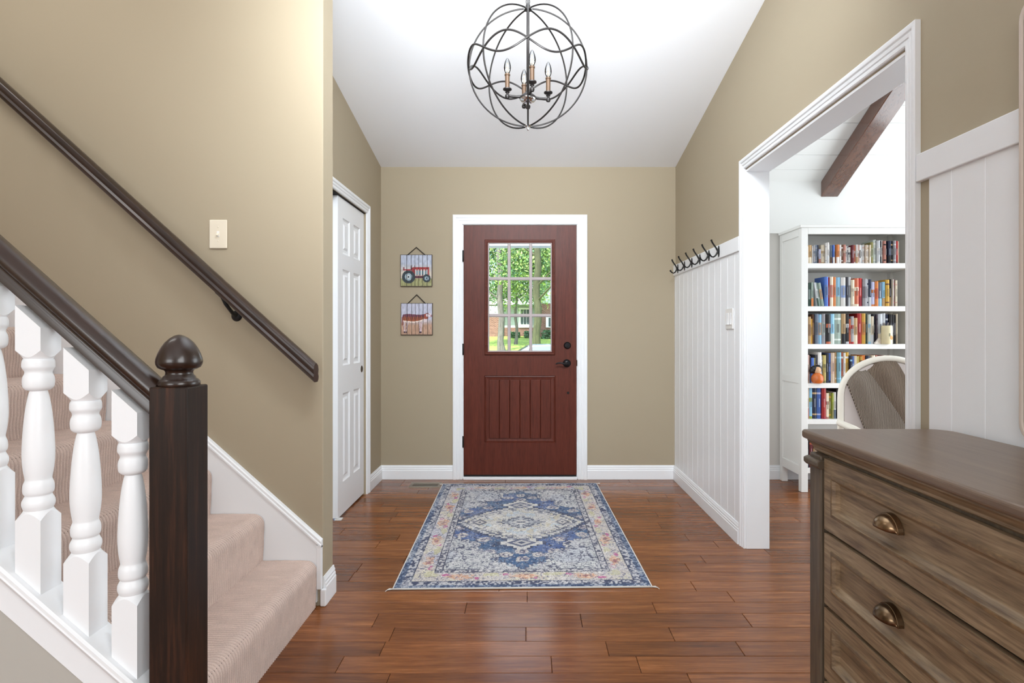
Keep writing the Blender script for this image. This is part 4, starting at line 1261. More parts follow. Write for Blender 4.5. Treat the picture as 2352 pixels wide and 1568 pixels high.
# ------------------------------------------------------------------ bookcase
BX0, BX1, BYF, BYB = 2.020, 2.920, 4.210, YD - .024
bc = thing('bookcase', 'tall white open bookcase full of books', 'bookcase', ((BX0 + BX1) / 2, (BYF + BYB) / 2, 0))
st = .050
W_ = M['shelf']
obj('top_board', MB().box(BX0 - .012, BX1 + .012, BYF - .012, BYB, 1.952, 1.972), W_, bc, bevel=.003)
obj('top_rail', MB().box(BX0 + st, BX1 - st, BYF, BYF + .022, 1.905, 1.9515), W_, bc, bevel=.002)
for x0 in (BX0, BX1 - st):
    obj('front_leg', MB().box(x0, x0 + st, BYF, BYF + .045, .001, 1.9515), W_, bc, bevel=.003)
for x0 in (BX0, BX1 - .045):
    obj('back_leg', MB().box(x0, x0 + .045, BYB - .045, BYB, .001, 1.9515), W_, bc, bevel=.003)
for sgn, x0 in ((1, BX0), (-1, BX1)):
    a, b = (x0 + .010, x0 + .024) if sgn > 0 else (x0 - .024, x0 - .010)
    obj('side_panel', MB().box(a, b, BYF + .045, BYB - .045, .15, 1.9515), W_, bc)
    for (z0, z1) in ((.12, .19), (.80, .855), (1.895, 1.9515)):
        a, b = (x0, x0 + .026) if sgn > 0 else (x0 - .026, x0)
        obj('side_rail', MB().box(a, b, BYF + .045, BYB - .045, z0, z1), W_, bc, bevel=.002)
obj('back_panel', MB().box(BX0 + .045, BX1 - .045, BYB - .008, BYB - .001, .12, 1.95), W_, bc)
SH = [px2z(604, BYF), px2z(703, BYF), px2z(790, BYF), px2z(880, BYF), px2z(963, BYF), .176]
for z in SH:
    obj('shelf', MB().box(BX0 + .026, BX1 - .026, BYF + .006, BYB - .009, z - .036, z), W_, bc, bevel=.002)

COL = dict(white=(226, 222, 218), cream=(222, 208, 184), beige=(196, 176, 156), tan=(178, 146, 104), pink=(196, 160, 148), rose=(170, 116, 104), grey=(150, 148, 152), silver=(192, 194, 198),
           slate=(98, 110, 128), navy=(34, 42, 66), lavender=(176, 178, 206), orange=(206, 122, 62), rust=(176, 92, 64), red=(168, 42, 40), maroon=(104, 40, 46), crimson=(140, 34, 48),
           olive=(130, 124, 72), sage=(150, 166, 156), green=(46, 72, 62), pale=(208, 216, 208), black=(26, 24, 27), brown=(98, 66, 46), blue=(70, 104, 178), sky=(134, 180, 208), teal=(120, 168, 184),
           gold=(196, 150, 60), mustard=(188, 146, 54), yellow=(214, 196, 120), charcoal=(58, 58, 66), purple=(70, 58, 70), lime=(150, 160, 60))
SH1 = [('white', 45, 340, 'white'), ('tan', 75, 372, 'cream'), ('silver', 22, 355, 'white'), ('grey', 34, 370, 'slate'), ('slate', 36, 372, 'grey'), ('navy', 35, 372, 'black'), ('lavender', 45, 290, 'rose'),
       ('cream', 70, 372, 'tan'), ('white', 22, 405, 'grey'), ('white', 50, 420, 'silver'), ('white', 30, 375, 'cream'), ('slate', 40, 372, 'brown'), ('blue', 35, 370, 'white'), ('white', 30, 360, 'silver'),
       ('orange', 55, 375, 'white'), ('white', 45, 375, 'silver'), ('brown', 42, 378, 'white'), ('rose', 45, 378, 'beige'), ('white', 32, 350, 'grey'), ('grey', 26, 352, 'white'), ('white', 55, 330, 'charcoal'),
       ('maroon', 38, 370, 'grey'), ('rust', 34, 366, 'white'), ('white', 36, 376, 'tan'), ('pink', 30, 370, 'white'), ('white', 40, 372, 'black'), ('silver', 34, 368, 'white'), ('white', 45, 382, 'pink'),
       ('beige', 40, 372, 'white'), ('white', 40, 372, 'tan'), ('cream', 30, 372, 'white'), ('olive', 55, 430, 'sage'), ('pale', 60, 478, 'white'), ('silver', 55, 460, 'white'), ('black', 22, 450, 'white'),
       ('white', 45, 462, 'grey'), ('rose', 45, 452, 'black'), ('black', 40, 450, 'brown'), ('navy', 55, 452, 'black'), ('black', 50, 452, 'tan'), ('grey', 50, 456, 'silver'), ('red', 58, 452, 'maroon'), ('cream', 16, 448, 'cream')]
SH2 = [('beige', 50, 548, 'white'), ('green', 45, 470, 'silver'), ('sage', 42, 480, 'orange'), ('silver', 34, 478, 'green', -9), ('sage', 42, 474, 'white', -9), ('sage', 50, 470, 'orange', -9), ('blue', 70, 590, 'slate'),
       ('crimson', 45, 580, 'rust'), ('cream', 60, 592, 'red'), ('orange', 65, 590, 'rust'), ('sky', 90, 582, 'sage'), ('white', 100, 580, 'blue'), ('charcoal', 40, 588, 'navy'), ('silver', 60, 585, 'charcoal'),
       ('cream', 60, 530, 'beige'), ('rust', 85, 562, 'cream'), ('red', 80, 566, 'crimson'), ('grey', 90, 552, 'purple'), ('silver', 30, 540, 'navy'), ('navy', 52, 542, 'silver'), ('lavender', 65, 490, 'orange'),
       ('orange', 60, 500, 'red'), ('slate', 80, 470, 'sky'), ('sky', 60, 490, 'tan'), ('mustard', 72, 532, 'brown'), ('black', 60, 545, 'tan'), ('white', 20, 540, 'white'), ('maroon', 42, 545, 'red'), ('cream', 40, 520, 'pink')]
SH3 = [('black', 32, 540, 'white'), ('tan', 50, 545, 'brown'), ('gold', 48, 505, 'tan'), ('brown', 40, 592, 'tan'), ('slate', 60, 602, 'charcoal'), ('sky', 80, 592, 'orange'), ('grey', 75, 602, 'sage'), ('black', 90, 592, 'rust'),
       ('sky', 75, 602, 'pale'), ('sage', 135, 605, 'pale'), ('tan', 85, 605, 'black'), ('black', 60, 592, 'silver'), ('rust', 38, 502, 'red'), ('grey', 55, 552, 'red'), ('tan', 75, 522, 'cream'), ('red', 85, 612, 'crimson'),
       ('gold', 75, 612, 'rust'), ('green', 40, 602, 'black'), ('pale', 50, 592, 'sky'), ('cream', 62, 552, 'silver'), ('charcoal', 45, 592, 'black'), ('purple', 35, 590, 'black'), ('silver', 85, 602, 'cream'), ('silver', 75, 615, 'grey'),
       ('navy', 50, 592, 'silver'), ('black', 55, 592, 'charcoal'), ('black', 55, 590, 'navy'), ('black', 40, 585, 'grey'), ('cream', 20, 602, 'beige')]
SH4 = [('pink', 50, 562, 'beige'), ('brown', 40, 540, 'grey'), ('blue', 50, 502, 'lavender'), ('olive', 40, 500, 'gold'), ('charcoal', 48, 560, 'brown'), ('white', 65, 612, 'silver'), ('silver', 35, 532, 'white'),
       ('yellow', 50, 552, 'olive'), ('black', 60, 582, 'navy'), ('blue', 45, 592, 'navy'), ('beige', 75, 602, 'pink'), ('tan', 30, 612, 'cream'), ('teal', 80, 612, 'sky'), ('rust', 52, 612, 'white'), ('white', 38, 602, 'cream'),
       ('mustard', 80, 612, 'white'), ('navy', 45, 542, 'sky'), ('blue', 50, 532, 'silver'), ('cream', 50, 542, 'brown'), ('yellow', 45, 532, 'gold'), ('gold', 50, 528, 'brown'), ('orange', 70, 552, 'gold'), ('navy', 60, 542, 'black'),
       ('grey', 50, 542, 'purple'), ('cream', 65, 552, 'rust'), ('rose', 55, 552, 'white'), ('pink', 60, 542, 'white'), ('maroon', 60, 552, 'red'), ('cream', 60, 552, 'red'), ('white', 50, 548, 'beige')]
k6 = 8.712 / 7.84
SH5 = [('beige', 60, 550, 'rose'), ('sky', 52, 552, 'lime'), ('navy', 80, 552, 'tan'), ('blue', 76, 552, 'lavender'), ('red', 74, 552, 'crimson'), ('cream', 50, 462, 'rose'), ('olive', 58, 470, 'gold'), ('lime', 36, 462, 'olive'),
       ('white', 50, 476, 'slate'), ('black', 52, 530, 'charcoal'), ('charcoal', 50, 540, 'black'), ('black', 46, 548, 'brown'), ('cream', 60, 500, 'orange'), ('rust', 40, 520, 'cream'), ('slate', 60, 530, 'silver'), ('beige', 55, 510, 'rust')]
SH5 = [(t[0], t[1] * k6, t[2] * k6, t[3]) for t in SH5]
SH6 = [('black', 60, 560, 'charcoal'), ('maroon', 70, 580, 'rust'), ('brown', 70, 560, 'tan'), ('charcoal', 60, 590, 'grey'), ('black', 80, 570, 'navy'), ('slate', 70, 560, 'silver')]
ORD = 'first second third fourth fifth sixth seventh eighth ninth tenth eleventh twelfth thirteenth fourteenth fifteenth sixteenth seventeenth eighteenth nineteenth twentieth'.split()
TEN = {20: 'twenty', 30: 'thirty', 40: 'forty'}
def ordinal(n):
    if n <= 20: return ORD[n - 1]
    t = n // 10 * 10
    return {30: 'thirtieth', 40: 'fortieth'}[n] if n % 10 == 0 else TEN[t] + '-' + ORD[n % 10 - 1]
SHN = ['top shelf', 'second shelf', 'third shelf', 'fourth shelf', 'fifth shelf', 'bottom shelf']
CN = dict(pale='pale green', sky='light blue', lime='yellow-green', pink='dusty pink', rose='dusky rose')
brnd = random.Random(5)
def book(w_, h_, d_, c1, c2, name, parent=None, loc=(0, 0, 0), ry=0):
    """local frame: x 0..w, y 0 (spine) .. d, z 0..h; spine towards -y"""
    V, F, FC = [], [], []
    def quad(a, b, c__, d__, col): 
        n_ = len(V); V.extend([a, b, c__, d__]); F.append((n_, n_ + 1, n_ + 2, n_ + 3)); FC.append(col)
    cA, cB = COL[c1], COL[c2]
    jit = brnd.uniform(.90, 1.08)
    cA = tuple(min(255, v_ * jit) for v_ in cA)
    style = brnd.randrange(4)
    if style == 0: bands = [(0, .12, cA), (.12, .17, cB), (.17, .80, cA), (.80, .86, cB), (.86, 1, cA)]
    elif style == 1: bands = [(0, .34, cB), (.34, 1, cA)]
    elif style == 2: bands = [(0, .3, cA), (.3, .72, tuple(.45 * a + .55 * b for a, b in zip(cA, cB))), (.72, 1, cA)]
    else: bands = [(0, .08, cB), (.08, .55, cA), (.55, .68, cB), (.68, 1, cA)]
    bul = min(.004, w_ * .18)
    xs_ = [0, .18, .5, .82, 1.0]; ysp = [.003, 0, -bul, 0, .003]
    ttl = tuple(min(255, v_ * .6 + (230 if sum(cA) < 330 else 30) * .4) for v_ in cA)
    for (a, b, col) in bands:
        for i in range(4):
            cc_ = col
            quad((xs_[i] * w_, ysp[i], a * h_), (xs_[i + 1] * w_, ysp[i + 1], a * h_), (xs_[i + 1] * w_, ysp[i + 1], b * h_), (xs_[i] * w_, ysp[i], b * h_), cc_)
    # raised title strip on the spine
    if w_ > .010:
        a, b = .38, .66
        quad((.36 * w_, -bul - .0004, a * h_), (.64 * w_, -bul - .0004, a * h_), (.64 * w_, -bul - .0004, b * h_), (.36 * w_, -bul - .0004, b * h_), ttl)
    for x__ in (0, w_):
        quad((x__, .003, 0), (x__, d_, 0), (x__, d_, h_), (x__, .003, h_), cA)
    pg = (232, 222, 202)
    t_ = .002
    quad((t_, .004, h_ - .003), (w_ - t_, .004, h_ - .003), (w_ - t_, d_ - .003, h_ - .003), (t_, d_ - .003, h_ - .003), pg)
    quad((t_, d_ - .003, 0), (w_ - t_, d_ - .003, 0), (w_ - t_, d_ - .003, h_ - .003), (t_, d_ - .003, h_ - .003), pg)
    for x0_, x1_ in ((0, t_), (w_ - t_, w_)):
        quad((x0_, .003, h_), (x1_, .003, h_), (x1_, d_, h_), (x0_, d_, h_), cA)
        quad((x0_, d_, 0), (x1_, d_, 0), (x1_, d_, h_), (x0_, d_, h_), cA)
    for x__ in (t_, w_ - t_):
        quad((x__, .003, h_ - .004), (x__, d_, h_ - .004), (x__, d_, h_), (x__, .003, h_), cA)
    quad((0, .003, 0), (w_, .003, 0), (w_, d_, 0), (0, d_, 0), cA)
    me = bpy.data.meshes.new(name); me.from_pydata(V, [], F)
    ca_ = me.color_attributes.new('Col', 'FLOAT_COLOR', 'CORNER')
    arr = []
    for col in FC: arr += [*lin(col), 1.0] * 4
    ca_.data.foreach_set('color', arr)
    me.materials.append(M['book'])
    o = bpy.data.objects.new(name, me); C.objects.link(o)
    o.location = loc; o.rotation_euler = (0, ry, 0)
    return o
PXZ = 8.712 * FX / (BYF + .03)      # zoom px per metre at the spines
xin0, xin1 = BX0 + st, BX1 - st
def put_row(rows, si, depth=.15):
    x = BX0 + .052
    z = SH[si] + .0004
    leaning = False
    for i, t in enumerate(rows):
        w_ = t[1] / PXZ; h_ = t[2] / PXZ
        tilt = R(-t[4]) if len(t) > 4 else 0
        y_ = BYF + .030 + brnd.uniform(-.008, .010)
        if tilt:
            # leaning to the left: bottom left corner leads
            if not leaning: x += h_ * math.sin(tilt) + .001
            leaning = True
            o = book(w_, h_, depth, t[0], t[3], 'book', None, (x, y_, z + .0005), 0)
            o.rotation_euler = (0, -tilt, 0)
            x += w_ / math.cos(tilt) + .0012
        else:
            o = book(w_, h_, depth, t[0], t[3], 'book', None, (x, y_, z), 0)
            x += w_ + .0007; leaning = False
        px_w = t[1] / 8.712
        size = 'slim' if px_w < 4 else ('thick' if px_w > 8.6 else '')
        tall = 'tilted ' if tilt else ''
        cn = CN.get(t[0], t[0])
        lab = f"{tall}{size + ' ' if size else ''}{cn} book, {ordinal(i + 1)} from the left on the {SHN[si]} of the bookcase"
        tag(o, lab, 'book', f'books on the {SHN[si]}')
for si, rows in enumerate((SH1, SH2, SH3, SH4, SH5, SH6)): put_row(rows, si)

# small things on the shelves
zs = SH[3]
dx_, dy_ = px2x(1875, BYF + .02), BYF + .010
dl = thing('wooden_doll', 'orange rounded doll figure with black hair on the fourth shelf', 'figurine', (dx_, dy_ - .02, zs))
yq = dy_ - .004
obj('body', MB().lathe([(0, .001), (.030, .001), (.040, .014), (.043, .032), (.040, .050), (.032, .064), (.022, .072), (.016, .076), (0, .076)], (dx_, yq, zs), 28), plain('orange_lacquer', (196, 102, 44), .3, vary=.15), dl, smooth=True)
hd = obj('head', MB().lathe([(0, .070), (.014, .072), (.023, .084), (.025, .098), (.021, .112), (.010, .121), (0, .123)], (dx_ + .002, yq, zs), 24), plain('pale_face', (214, 170, 132), .5), dl, smooth=True)
hm = MB()
for (ax_, az_, r_) in ((-.017, .104, .026), (.012, .112, .024), (-.030, .092, .020), (.024, .098, .016)):
    hm.lathe([(0, -r_), (r_ * .5, -r_ * .86), (r_ * .87, -r_ * .5), (r_, 0), (r_ * .87, r_ * .5), (r_ * .5, r_ * .86), (0, r_)], (dx_ + ax_, yq + .012, zs + az_), 18)
obj('hair', hm, plain('black_hair', (20, 18, 20), .4), dl, smooth=True)
zs = SH[2]
jx, jy = px2x(2034.5, BYF), BYF + .0
jar = thing('painted_jar', 'cream jar painted with an orange bird on the third shelf', 'jar', (jx, jy - .012, zs))
jm = plain('cream_glaze', (214, 202, 164), .35, vary=.08)
obj('jar_body', MB().lathe([(0, .001), (.034, .001), (.037, .006), (.0375, .07), (.036, .128), (.034, .136), (.030, .136), (.030, .05), (0, .05)], (jx, jy - .012, zs), 32), jm, jar, smooth=True)
def on_jar(a, z, d_=.0385): return (jx + d_ * math.sin(a), jy - .012 - d_ * math.cos(a), zs + z)
bm_ = MB()
bird = [(-.15, .052), (-.05, .066), (.15, .062), (.45, .056), (.70, .052), (.55, .040), (.30, .032), (.05, .034), (-.12, .042)]
vs = [on_jar(a + .18, z) for a, z in bird]; cn_ = on_jar(.42, .048, .0392)
bm_.add(vs + [cn_], [(i, (i + 1) % len(vs), len(vs)) for i in range(len(vs))])
obj('painted_bird', bm_, plain('orange_glaze', (190, 128, 44), .35), jar)
vs = [on_jar(a + .04, z) for a, z in ((-.22, .058), (-.10, .056), (.02, .066), (.0, .078), (-.10, .082), (-.20, .076))]
obj('painted_head', MB().add(vs, [tuple(range(6))]), plain('grey_glaze', (110, 112, 84), .35), jar)
um = MB()
for k in range(7):
    a = 2 * math.pi * k / 7
    um.tube([(jx + .012 * math.cos(a), jy - .012 + .012 * math.sin(a), zs + .06), (jx + .024 * math.cos(a), jy - .012 + .024 * math.sin(a), zs + .142 + .008 * (k % 3))], .0035, 7)
obj('pencils', um, plain('grey_pencils', (120, 112, 110), .5), jar, smooth=True)
fx_, fy_ = px2x(2018, BYF), BYF - .0005
fg = thing('small_figurine', 'small white animal figurine left of the cream jar', 'figurine', (fx_, fy_, zs))
fm = MB()
prof_ = [(fx_ - .022, zs + .001), (fx_ + .020, zs + .001), (fx_ + .020, zs + .034), (fx_ + .016, zs + .046), (fx_ + .010, zs + .040), (fx_ + .006, zs + .044), (fx_ + .002, zs + .036), (fx_ - .010, zs + .022), (fx_ - .020, zs + .012)]
fm.prism(prof_, 'y', fy_ + .004, fy_ + .024)
obj('body', fm, plain('white_ceramic', (226, 216, 204), .35), fg, bevel=.004, seg=3)

# ------------------------------------------------------------------ chair with blankets
CHX, CHY = 2.083, 3.30
cr_ = thing('armchair', 'white round-backed chair behind the dresser with brown blankets over it', 'chair', (CHX, CHY, 0))
def arch(hw, z0, zs_, zt_, y, n=28):
    pts = [(CHX - hw, y, z0)]
    for t in np.linspace(180, 0, n): pts.append((CHX + hw * math.cos(R(t)), y, zs_ + (zt_ - zs_) * math.sin(R(t)) ** .92))
    pts.append((CHX + hw, y, z0)); return pts
hw = .285
obj('back_frame', MB().tube(arch(hw - .012, .40, .80, 1.030, CHY), .017, 12), M['chair_white'], cr_, smooth=True)
ap = [(p[0], p[2]) for p in arch(hw - .028, .42, .80, 1.012, CHY)]
obj('back_cushion', MB().prism(ap, 'y', CHY - .006, CHY + .030), M['chair_pad'], cr_, bevel=.010, seg=3)
obj('seat', MB().box(CHX - .29, CHX + .29, CHY - .52, CHY + .02, .37, .43), M['chair_pad'], cr_, bevel=.02, seg=3)
obj('seat_frame', MB().box(CHX - .30, CHX + .30, CHY - .53, CHY + .03, .33, .369), M['chair_white'], cr_, bevel=.008)
for sx in (-1, 1):
    obj('armrest', MB().tube([(CHX + sx * .285, CHY - .01, .66), (CHX + sx * .31, CHY - .20, .655), (CHX + sx * .31, CHY - .42, .62), (CHX + sx * .30, CHY - .47, .36)], [.018, .020, .020, .018], 10), M['chair_white'], cr_, smooth=True)
    for yl in (CHY - .49, CHY - .01):
        obj('leg', MB().tube([(CHX + sx * .27, yl, .335), (CHX + sx * .28, yl + (.03 if yl > CHY - .2 else -.02), .001)], [.022, .016], 10), M['chair_white'], cr_, smooth=True)
def blanket(name, label, quad, y, mat, thick=.022, wob=3):
    """quad: pixel corners (top-left, top-right, bottom-right, bottom-left) read at the depth of the chair back"""
    b = thing(name, label, 'blanket', (CHX, CHY - .05, .7))
    A, B, D_, E = [Vector((px2x(p[0], y), 0, px2z(p[1], y))) for p in quad]
    nu, nv = 18, 40
    uu, vv = np.meshgrid(np.linspace(0, 1, nu), np.linspace(0, 1, nv))
    X = (1 - vv) * ((1 - uu) * A.x + uu * B.x) + vv * ((1 - uu) * E.x + uu * D_.x)
    Z = (1 - vv) * ((1 - uu) * A.z + uu * B.z) + vv * ((1 - uu) * E.z + uu * D_.z)
    Y = y - .012 - .012 * np.sin(uu * math.pi) - .014 * vv + .004 * np.sin(uu * wob * 3.1 + vv * 4)
    # roll the top over the frame to the back
    roll = np.clip((.14 - vv) / .14, 0, 1)
    Y = Y + roll ** 2 * .040
    Z = Z - roll ** 3 * .010
    o = grid_mesh('fold', X - b.location.x, Y - b.location.y, Z - b.location.z, None, mat, b)
    sm = o.modifiers.new('thick', 'SOLIDIFY'); sm.thickness = thick; sm.offset = 0
    bv = o.modifiers.new('round', 'BEVEL'); bv.width = .007; bv.segments = 3; bv.limit_method = 'ANGLE'; bv.angle_limit = R(50)
    return b
blanket('throw_blanket', 'taupe woven throw hanging diagonally over the chair, nearer the books', [(1937, 864), (1982, 838), (2127, 1055), (2007, 1055)], CHY, M['blanket2'])
blanket('throw_blanket', 'brown ribbed throw over the middle of the chair back', [(1981, 836), (2047, 812), (2176, 1055), (2104, 1055)], CHY + .004, M['blanket'])

# ------------------------------------------------------------------ outdoors, seen through the door panes
grass_m = plain('lawn_green', (146, 172, 82), .9, vary=.22)
street_m = plain('asphalt', (120, 120, 120), .9, vary=.08)
conc = plain('porch_concrete', (176, 172, 166), .85, vary=.06)
m = MB().box(-3, 3, YD + .16, 7.4, -.25, -.02)
struct('porch_floor', m, conc, 'concrete porch slab outside the front door')
m = MB().box(-20, 24, 7.4, 25, -.75, -.62)
struct('street', m, street_m, 'grey street and driveway outside')
gx = np.linspace(-26, 26, 60); gy = np.concatenate([np.linspace(24, 50, 60), np.linspace(52, 90, 10)])
GX, GY = np.meshgrid(gx, gy)
def lawn_z(y): return np.interp(y, [24, 26, 36, 45, 90], [-.66, -.52, .12, .80, 2.4])
GZ = lawn_z(GY) + .10 * vnoise(GX.shape, (16, 16), 3)
lw = grid_mesh('lawn', GX, GY, GZ, None, grass_m); tag(lw, 'bright green sloping lawn across the street', None, None, 'structure')
# porch beam; the unseen roof is cut back so sun reaches the beam
m = MB().box(-3.2, 3.2, 6.9, 7.1, px2z(564, 6.9), 2.75)
struct('porch_beam', m, M['white'], 'white porch beam seen at the top of the door window')
m = MB().box(-3.2, 3.2, YD + .155, 5.5, 2.751, 2.85)
struct('porch_roof', m, M['white'], 'white eave over the porch outside the front door')

def bark(name, a, b): return wood(name, [(.3, a), (.7, b)], (9, 9, 1.2), rough=.9, bump=.6, rand=False)
bk1, bk2 = bark('grey_bark', (56, 55, 54), (132, 128, 124)), bark('mossy_bark', (42, 46, 32), (94, 98, 70))
leafcols = [plain('leaf_green', (104, 138, 82), .7, vary=.3), plain('leaf_bright', (158, 182, 112), .7, vary=.3), plain('leaf_deep', (70, 106, 74), .7, vary=.3)]
for lm in leafcols:
    b = lm.node_tree.nodes['Principled BSDF']; b.inputs['Subsurface Weight'].default_value = 0
def tree(label, pxc, pxw, D, top, crown, seed, bkm, nleaf, lean=0):
    x = (pxc - VX) * D / FX; r = pxw * D / FX / 2; z0 = float(lawn_z(D)) - .05
    t = thing('tree', label, 'tree', (x, D, z0), 'trees across the street')
    rs = np.random.RandomState(seed)
    pts, rd = [], []
    for k in range(14):
        f = k / 13
        pts.append((x + lean * f * top + .06 * math.sin(k * 1.7 + seed), D + .05 * math.cos(k * 1.3), z0 + f * top))
        rd.append(r * (1.45 if k == 0 else 1.0 - .30 * f))
    tr = obj('trunk', MB().tube(pts, rd, 14), bkm, t, smooth=True)
    nb = 7
    for k in range(nb):
        f = .35 + .6 * k / nb; a = rs.rand() * 6.28
        p0 = Vector((x + lean * f * top, D, z0 + f * top)); L = 1.2 + 1.5 * rs.rand()
        p1 = p0 + Vector((math.cos(a) * L * .5, math.sin(a) * L * .5, L * .35)); p2 = p0 + Vector((math.cos(a) * L, math.sin(a) * L, L * .55))
        obj('branch', MB().tube([p0, p1, p2], [r * .3, r * .18, r * .08], 7), bkm, tr, smooth=True)
    for ci, mt in enumerate(leafcols):
        m = MB()
        n_ = nleaf // 3
        vs, fs = [], []
        clus = [(np.array(crown[:3]) + (rs.rand(3) - .5) * 2 * np.array(crown[3:])) for _ in range(60)]
        for k in range(n_):
            c_ = clus[rs.randint(60)]
            p = c_ + rs.randn(3) * .34
            s_ = .06 + .075 * rs.rand()
            u = rs.randn(3); u /= np.linalg.norm(u); w_ = np.cross(u, rs.randn(3)); w_ /= np.linalg.norm(w_)
            b_ = len(vs)
            vs += [tuple(p - u * s_), tuple(p + w_ * s_ * .5), tuple(p + u * s_), tuple(p - w_ * s_ * .5)]
            fs.append((b_, b_ + 1, b_ + 2, b_ + 3))
        m.add(vs, fs)
        o = obj('foliage', m, mt, t, normals=False); o['kind'] = 'stuff'
    return t
tree('grey-barked tree behind the left column of door panes', 1152, 15, 34, 9, (-1.5, 36.6, 5.6, 2.6, 1.2, 2.5), 3, bk1, 10500, -.02)
tree('slim tree behind the middle column of door panes', 1186, 7, 38.5, 8, (-.2, 40.6, 5.8, 2.0, 1.0, 2.0), 5, bk1, 7800, -.01)
tree('thick mossy tree behind the right column of door panes', 1234, 18.5, 30, 9, (.6, 32.6, 5.3, 1.9, .9, 1.0), 8, bk2, 5400, 0)

# house across the street
siding_m = plain('blue_grey_siding', (176, 192, 192), .7, vary=.05)
brick_m = NT('red_brick')
br_ = brick_m.n('ShaderNodeTexBrick', Scale=1.0); br_.inputs['Color1'].default_value = rgba((100, 58, 52)); br_.inputs['Color2'].default_value = rgba((132, 88, 78)); br_.inputs['Mortar'].default_value = rgba((158, 142, 132))
br_.inputs['Brick Width'].default_value = .22; br_.inputs['Row Height'].default_value = .075; br_.inputs['Mortar Size'].default_value = .010
tc = brick_m.n('ShaderNodeTexCoord'); mpp = brick_m.n('ShaderNodeMapping'); mpp.inputs['Rotation'].default_value = (R(90), 0, 0)
brick_m.l(tc.outputs['Object'], mpp.inputs['Vector']); brick_m.l(mpp.outputs['Vector'], br_.inputs['Vector']); brick_m.l(br_.outputs['Color'], brick_m.b.inputs['Base Color'])
brick_m.b.inputs['Roughness'].default_value = .9
roof_m = plain('grey_roof_shingle', (150, 146, 138), .9, vary=.15)
HD = 45.0
zg = .72
hs = thing('house', 'brick and blue-grey sided house across the street', 'house', (0, HD, zg))
def hx(px): return (px - VX) * HD / FX
def hzz(py): return CAMH - (py - VY) * HD / FX
obj('brick_wall', MB().box(-11, hx(1150), HD, HD + 7, zg - .2, hzz(726)), brick_m.m, hs)
obj('brick_base', MB().box(hx(1150), hx(1243), HD + .6, HD + 7, zg - .2, hzz(752)), brick_m.m, hs)
obj('sided_wall', MB().box(hx(1150), hx(1243), HD + .62, HD + 7, hzz(752), hzz(690)), siding_m, hs)
obj('wing_brick', MB().box(hx(1240), 9, HD - .8, HD + 7, zg - .2, hzz(698)), brick_m.m, hs)
obj('wing_siding', MB().box(hx(1240), 9, HD - .85, HD + 7, hzz(698), 7.6), siding_m, hs)
for k in range(26):
    xx = hx(1240) + .12 + k * .3
    obj('batten', MB().box(xx - .02, xx + .02, HD - .875, HD - .85, hzz(698), 7.6), siding_m, hs)
m = MB(); x0, x1 = hx(1236), hx(1290)
za, zb2 = hzz(632), hzz(596)
m.prism([(x0, za), (x1, zb2 + .5), (x1, zb2 + .85), (x0, za + .25)], 'y', HD - 1.9, HD - .86)
obj('porch_gable_roof', m, plain('dark_roof_edge', (64, 62, 64), .8), hs)
m = MB().prism([(x0, za - .16), (x1, zb2 + .34), (x1, zb2 + .5), (x0, za)], 'y', HD - 1.92, HD - .88)
obj('fascia', m, M['white'], hs)
m = MB().prism([(HD - .5, hzz(692)), (HD + 4, hzz(650)), (HD + 7.5, hzz(692))], 'x', -11.3, hx(1243))
obj('roof', m, roof_m, hs)
obj('eave', MB().box(-11.3, hx(1243), HD - .52, HD - .40, hzz(700), hzz(692)), M['white'], hs)
wnd = obj('house_window', MB().box(hx(1191), hx(1219), HD + .50, HD + .66, hzz(752), hzz(706)), M['white'], hs)
dkg = plain('dark_window_glass', (70, 88, 92), .1)
for a, b in ((1196, 1201.5), (1203, 1208.5), (1210, 1215)):
    obj('window_pane', MB().box(hx(a), hx(b), HD + .47, HD + .50, hzz(744), hzz(710)), dkg, wnd)
wnd2 = obj('house_window', MB().box(hx(1253), hx(1273), HD - .93, HD - .80, hzz(752), hzz(728)), M['white'], hs)
for a, b in ((1259, 1264), (1266, 1271)):
    obj('window_pane', MB().box(hx(a), hx(b), HD - .96, HD - .93, hzz(750), hzz(730)), dkg, wnd2)
# shrubs along the house
def shrub(label, px0, px1, D, h_, seed):
    xa, xb = (px0 - VX) * D / FX, (px1 - VX) * D / FX
    z0 = float(lawn_z(D)); t = thing('shrub', label, 'shrub', ((xa + xb) / 2, D, z0), 'shrubs along the house')
    rs = np.random.RandomState(seed)
    vs, fs = [], []
    for k in range(420):
        p = np.array([xa + (xb - xa) * rs.rand(), D + rs.randn() * .25, z0 + h_ * rs.rand() ** .8])
        s_ = .06 + .05 * rs.rand(); u = rs.randn(3); u /= np.linalg.norm(u); w_ = np.cross(u, rs.randn(3)); w_ /= np.linalg.norm(w_)
        b_ = len(vs); vs += [tuple(p - u * s_), tuple(p + w_ * s_ * .6), tuple(p + u * s_), tuple(p - w_ * s_ * .6)]; fs.append((b_, b_ + 1, b_ + 2, b_ + 3))
    o = obj('foliage', MB().add(vs, fs), leafcols[2], t, normals=False); o['kind'] = 'stuff'
    mm_ = MB()
    for k in range(4): mm_.tube([((xa + xb) / 2, D, z0 - .05), (xa + (xb - xa) * (k + .5) / 4, D, z0 + h_ * .7)], .015, 6)
    obj('stems', mm_, bk1, t)
shrub('dark shrub below the house window', 1172, 1194, 43.6, .50, 1)
shrub('dark shrub below the right end of the house window', 1204, 1226, 43.7, .55, 2)
shrub('dark shrub beside the thick mossy tree', 1244, 1276, 43.0, .70, 4)

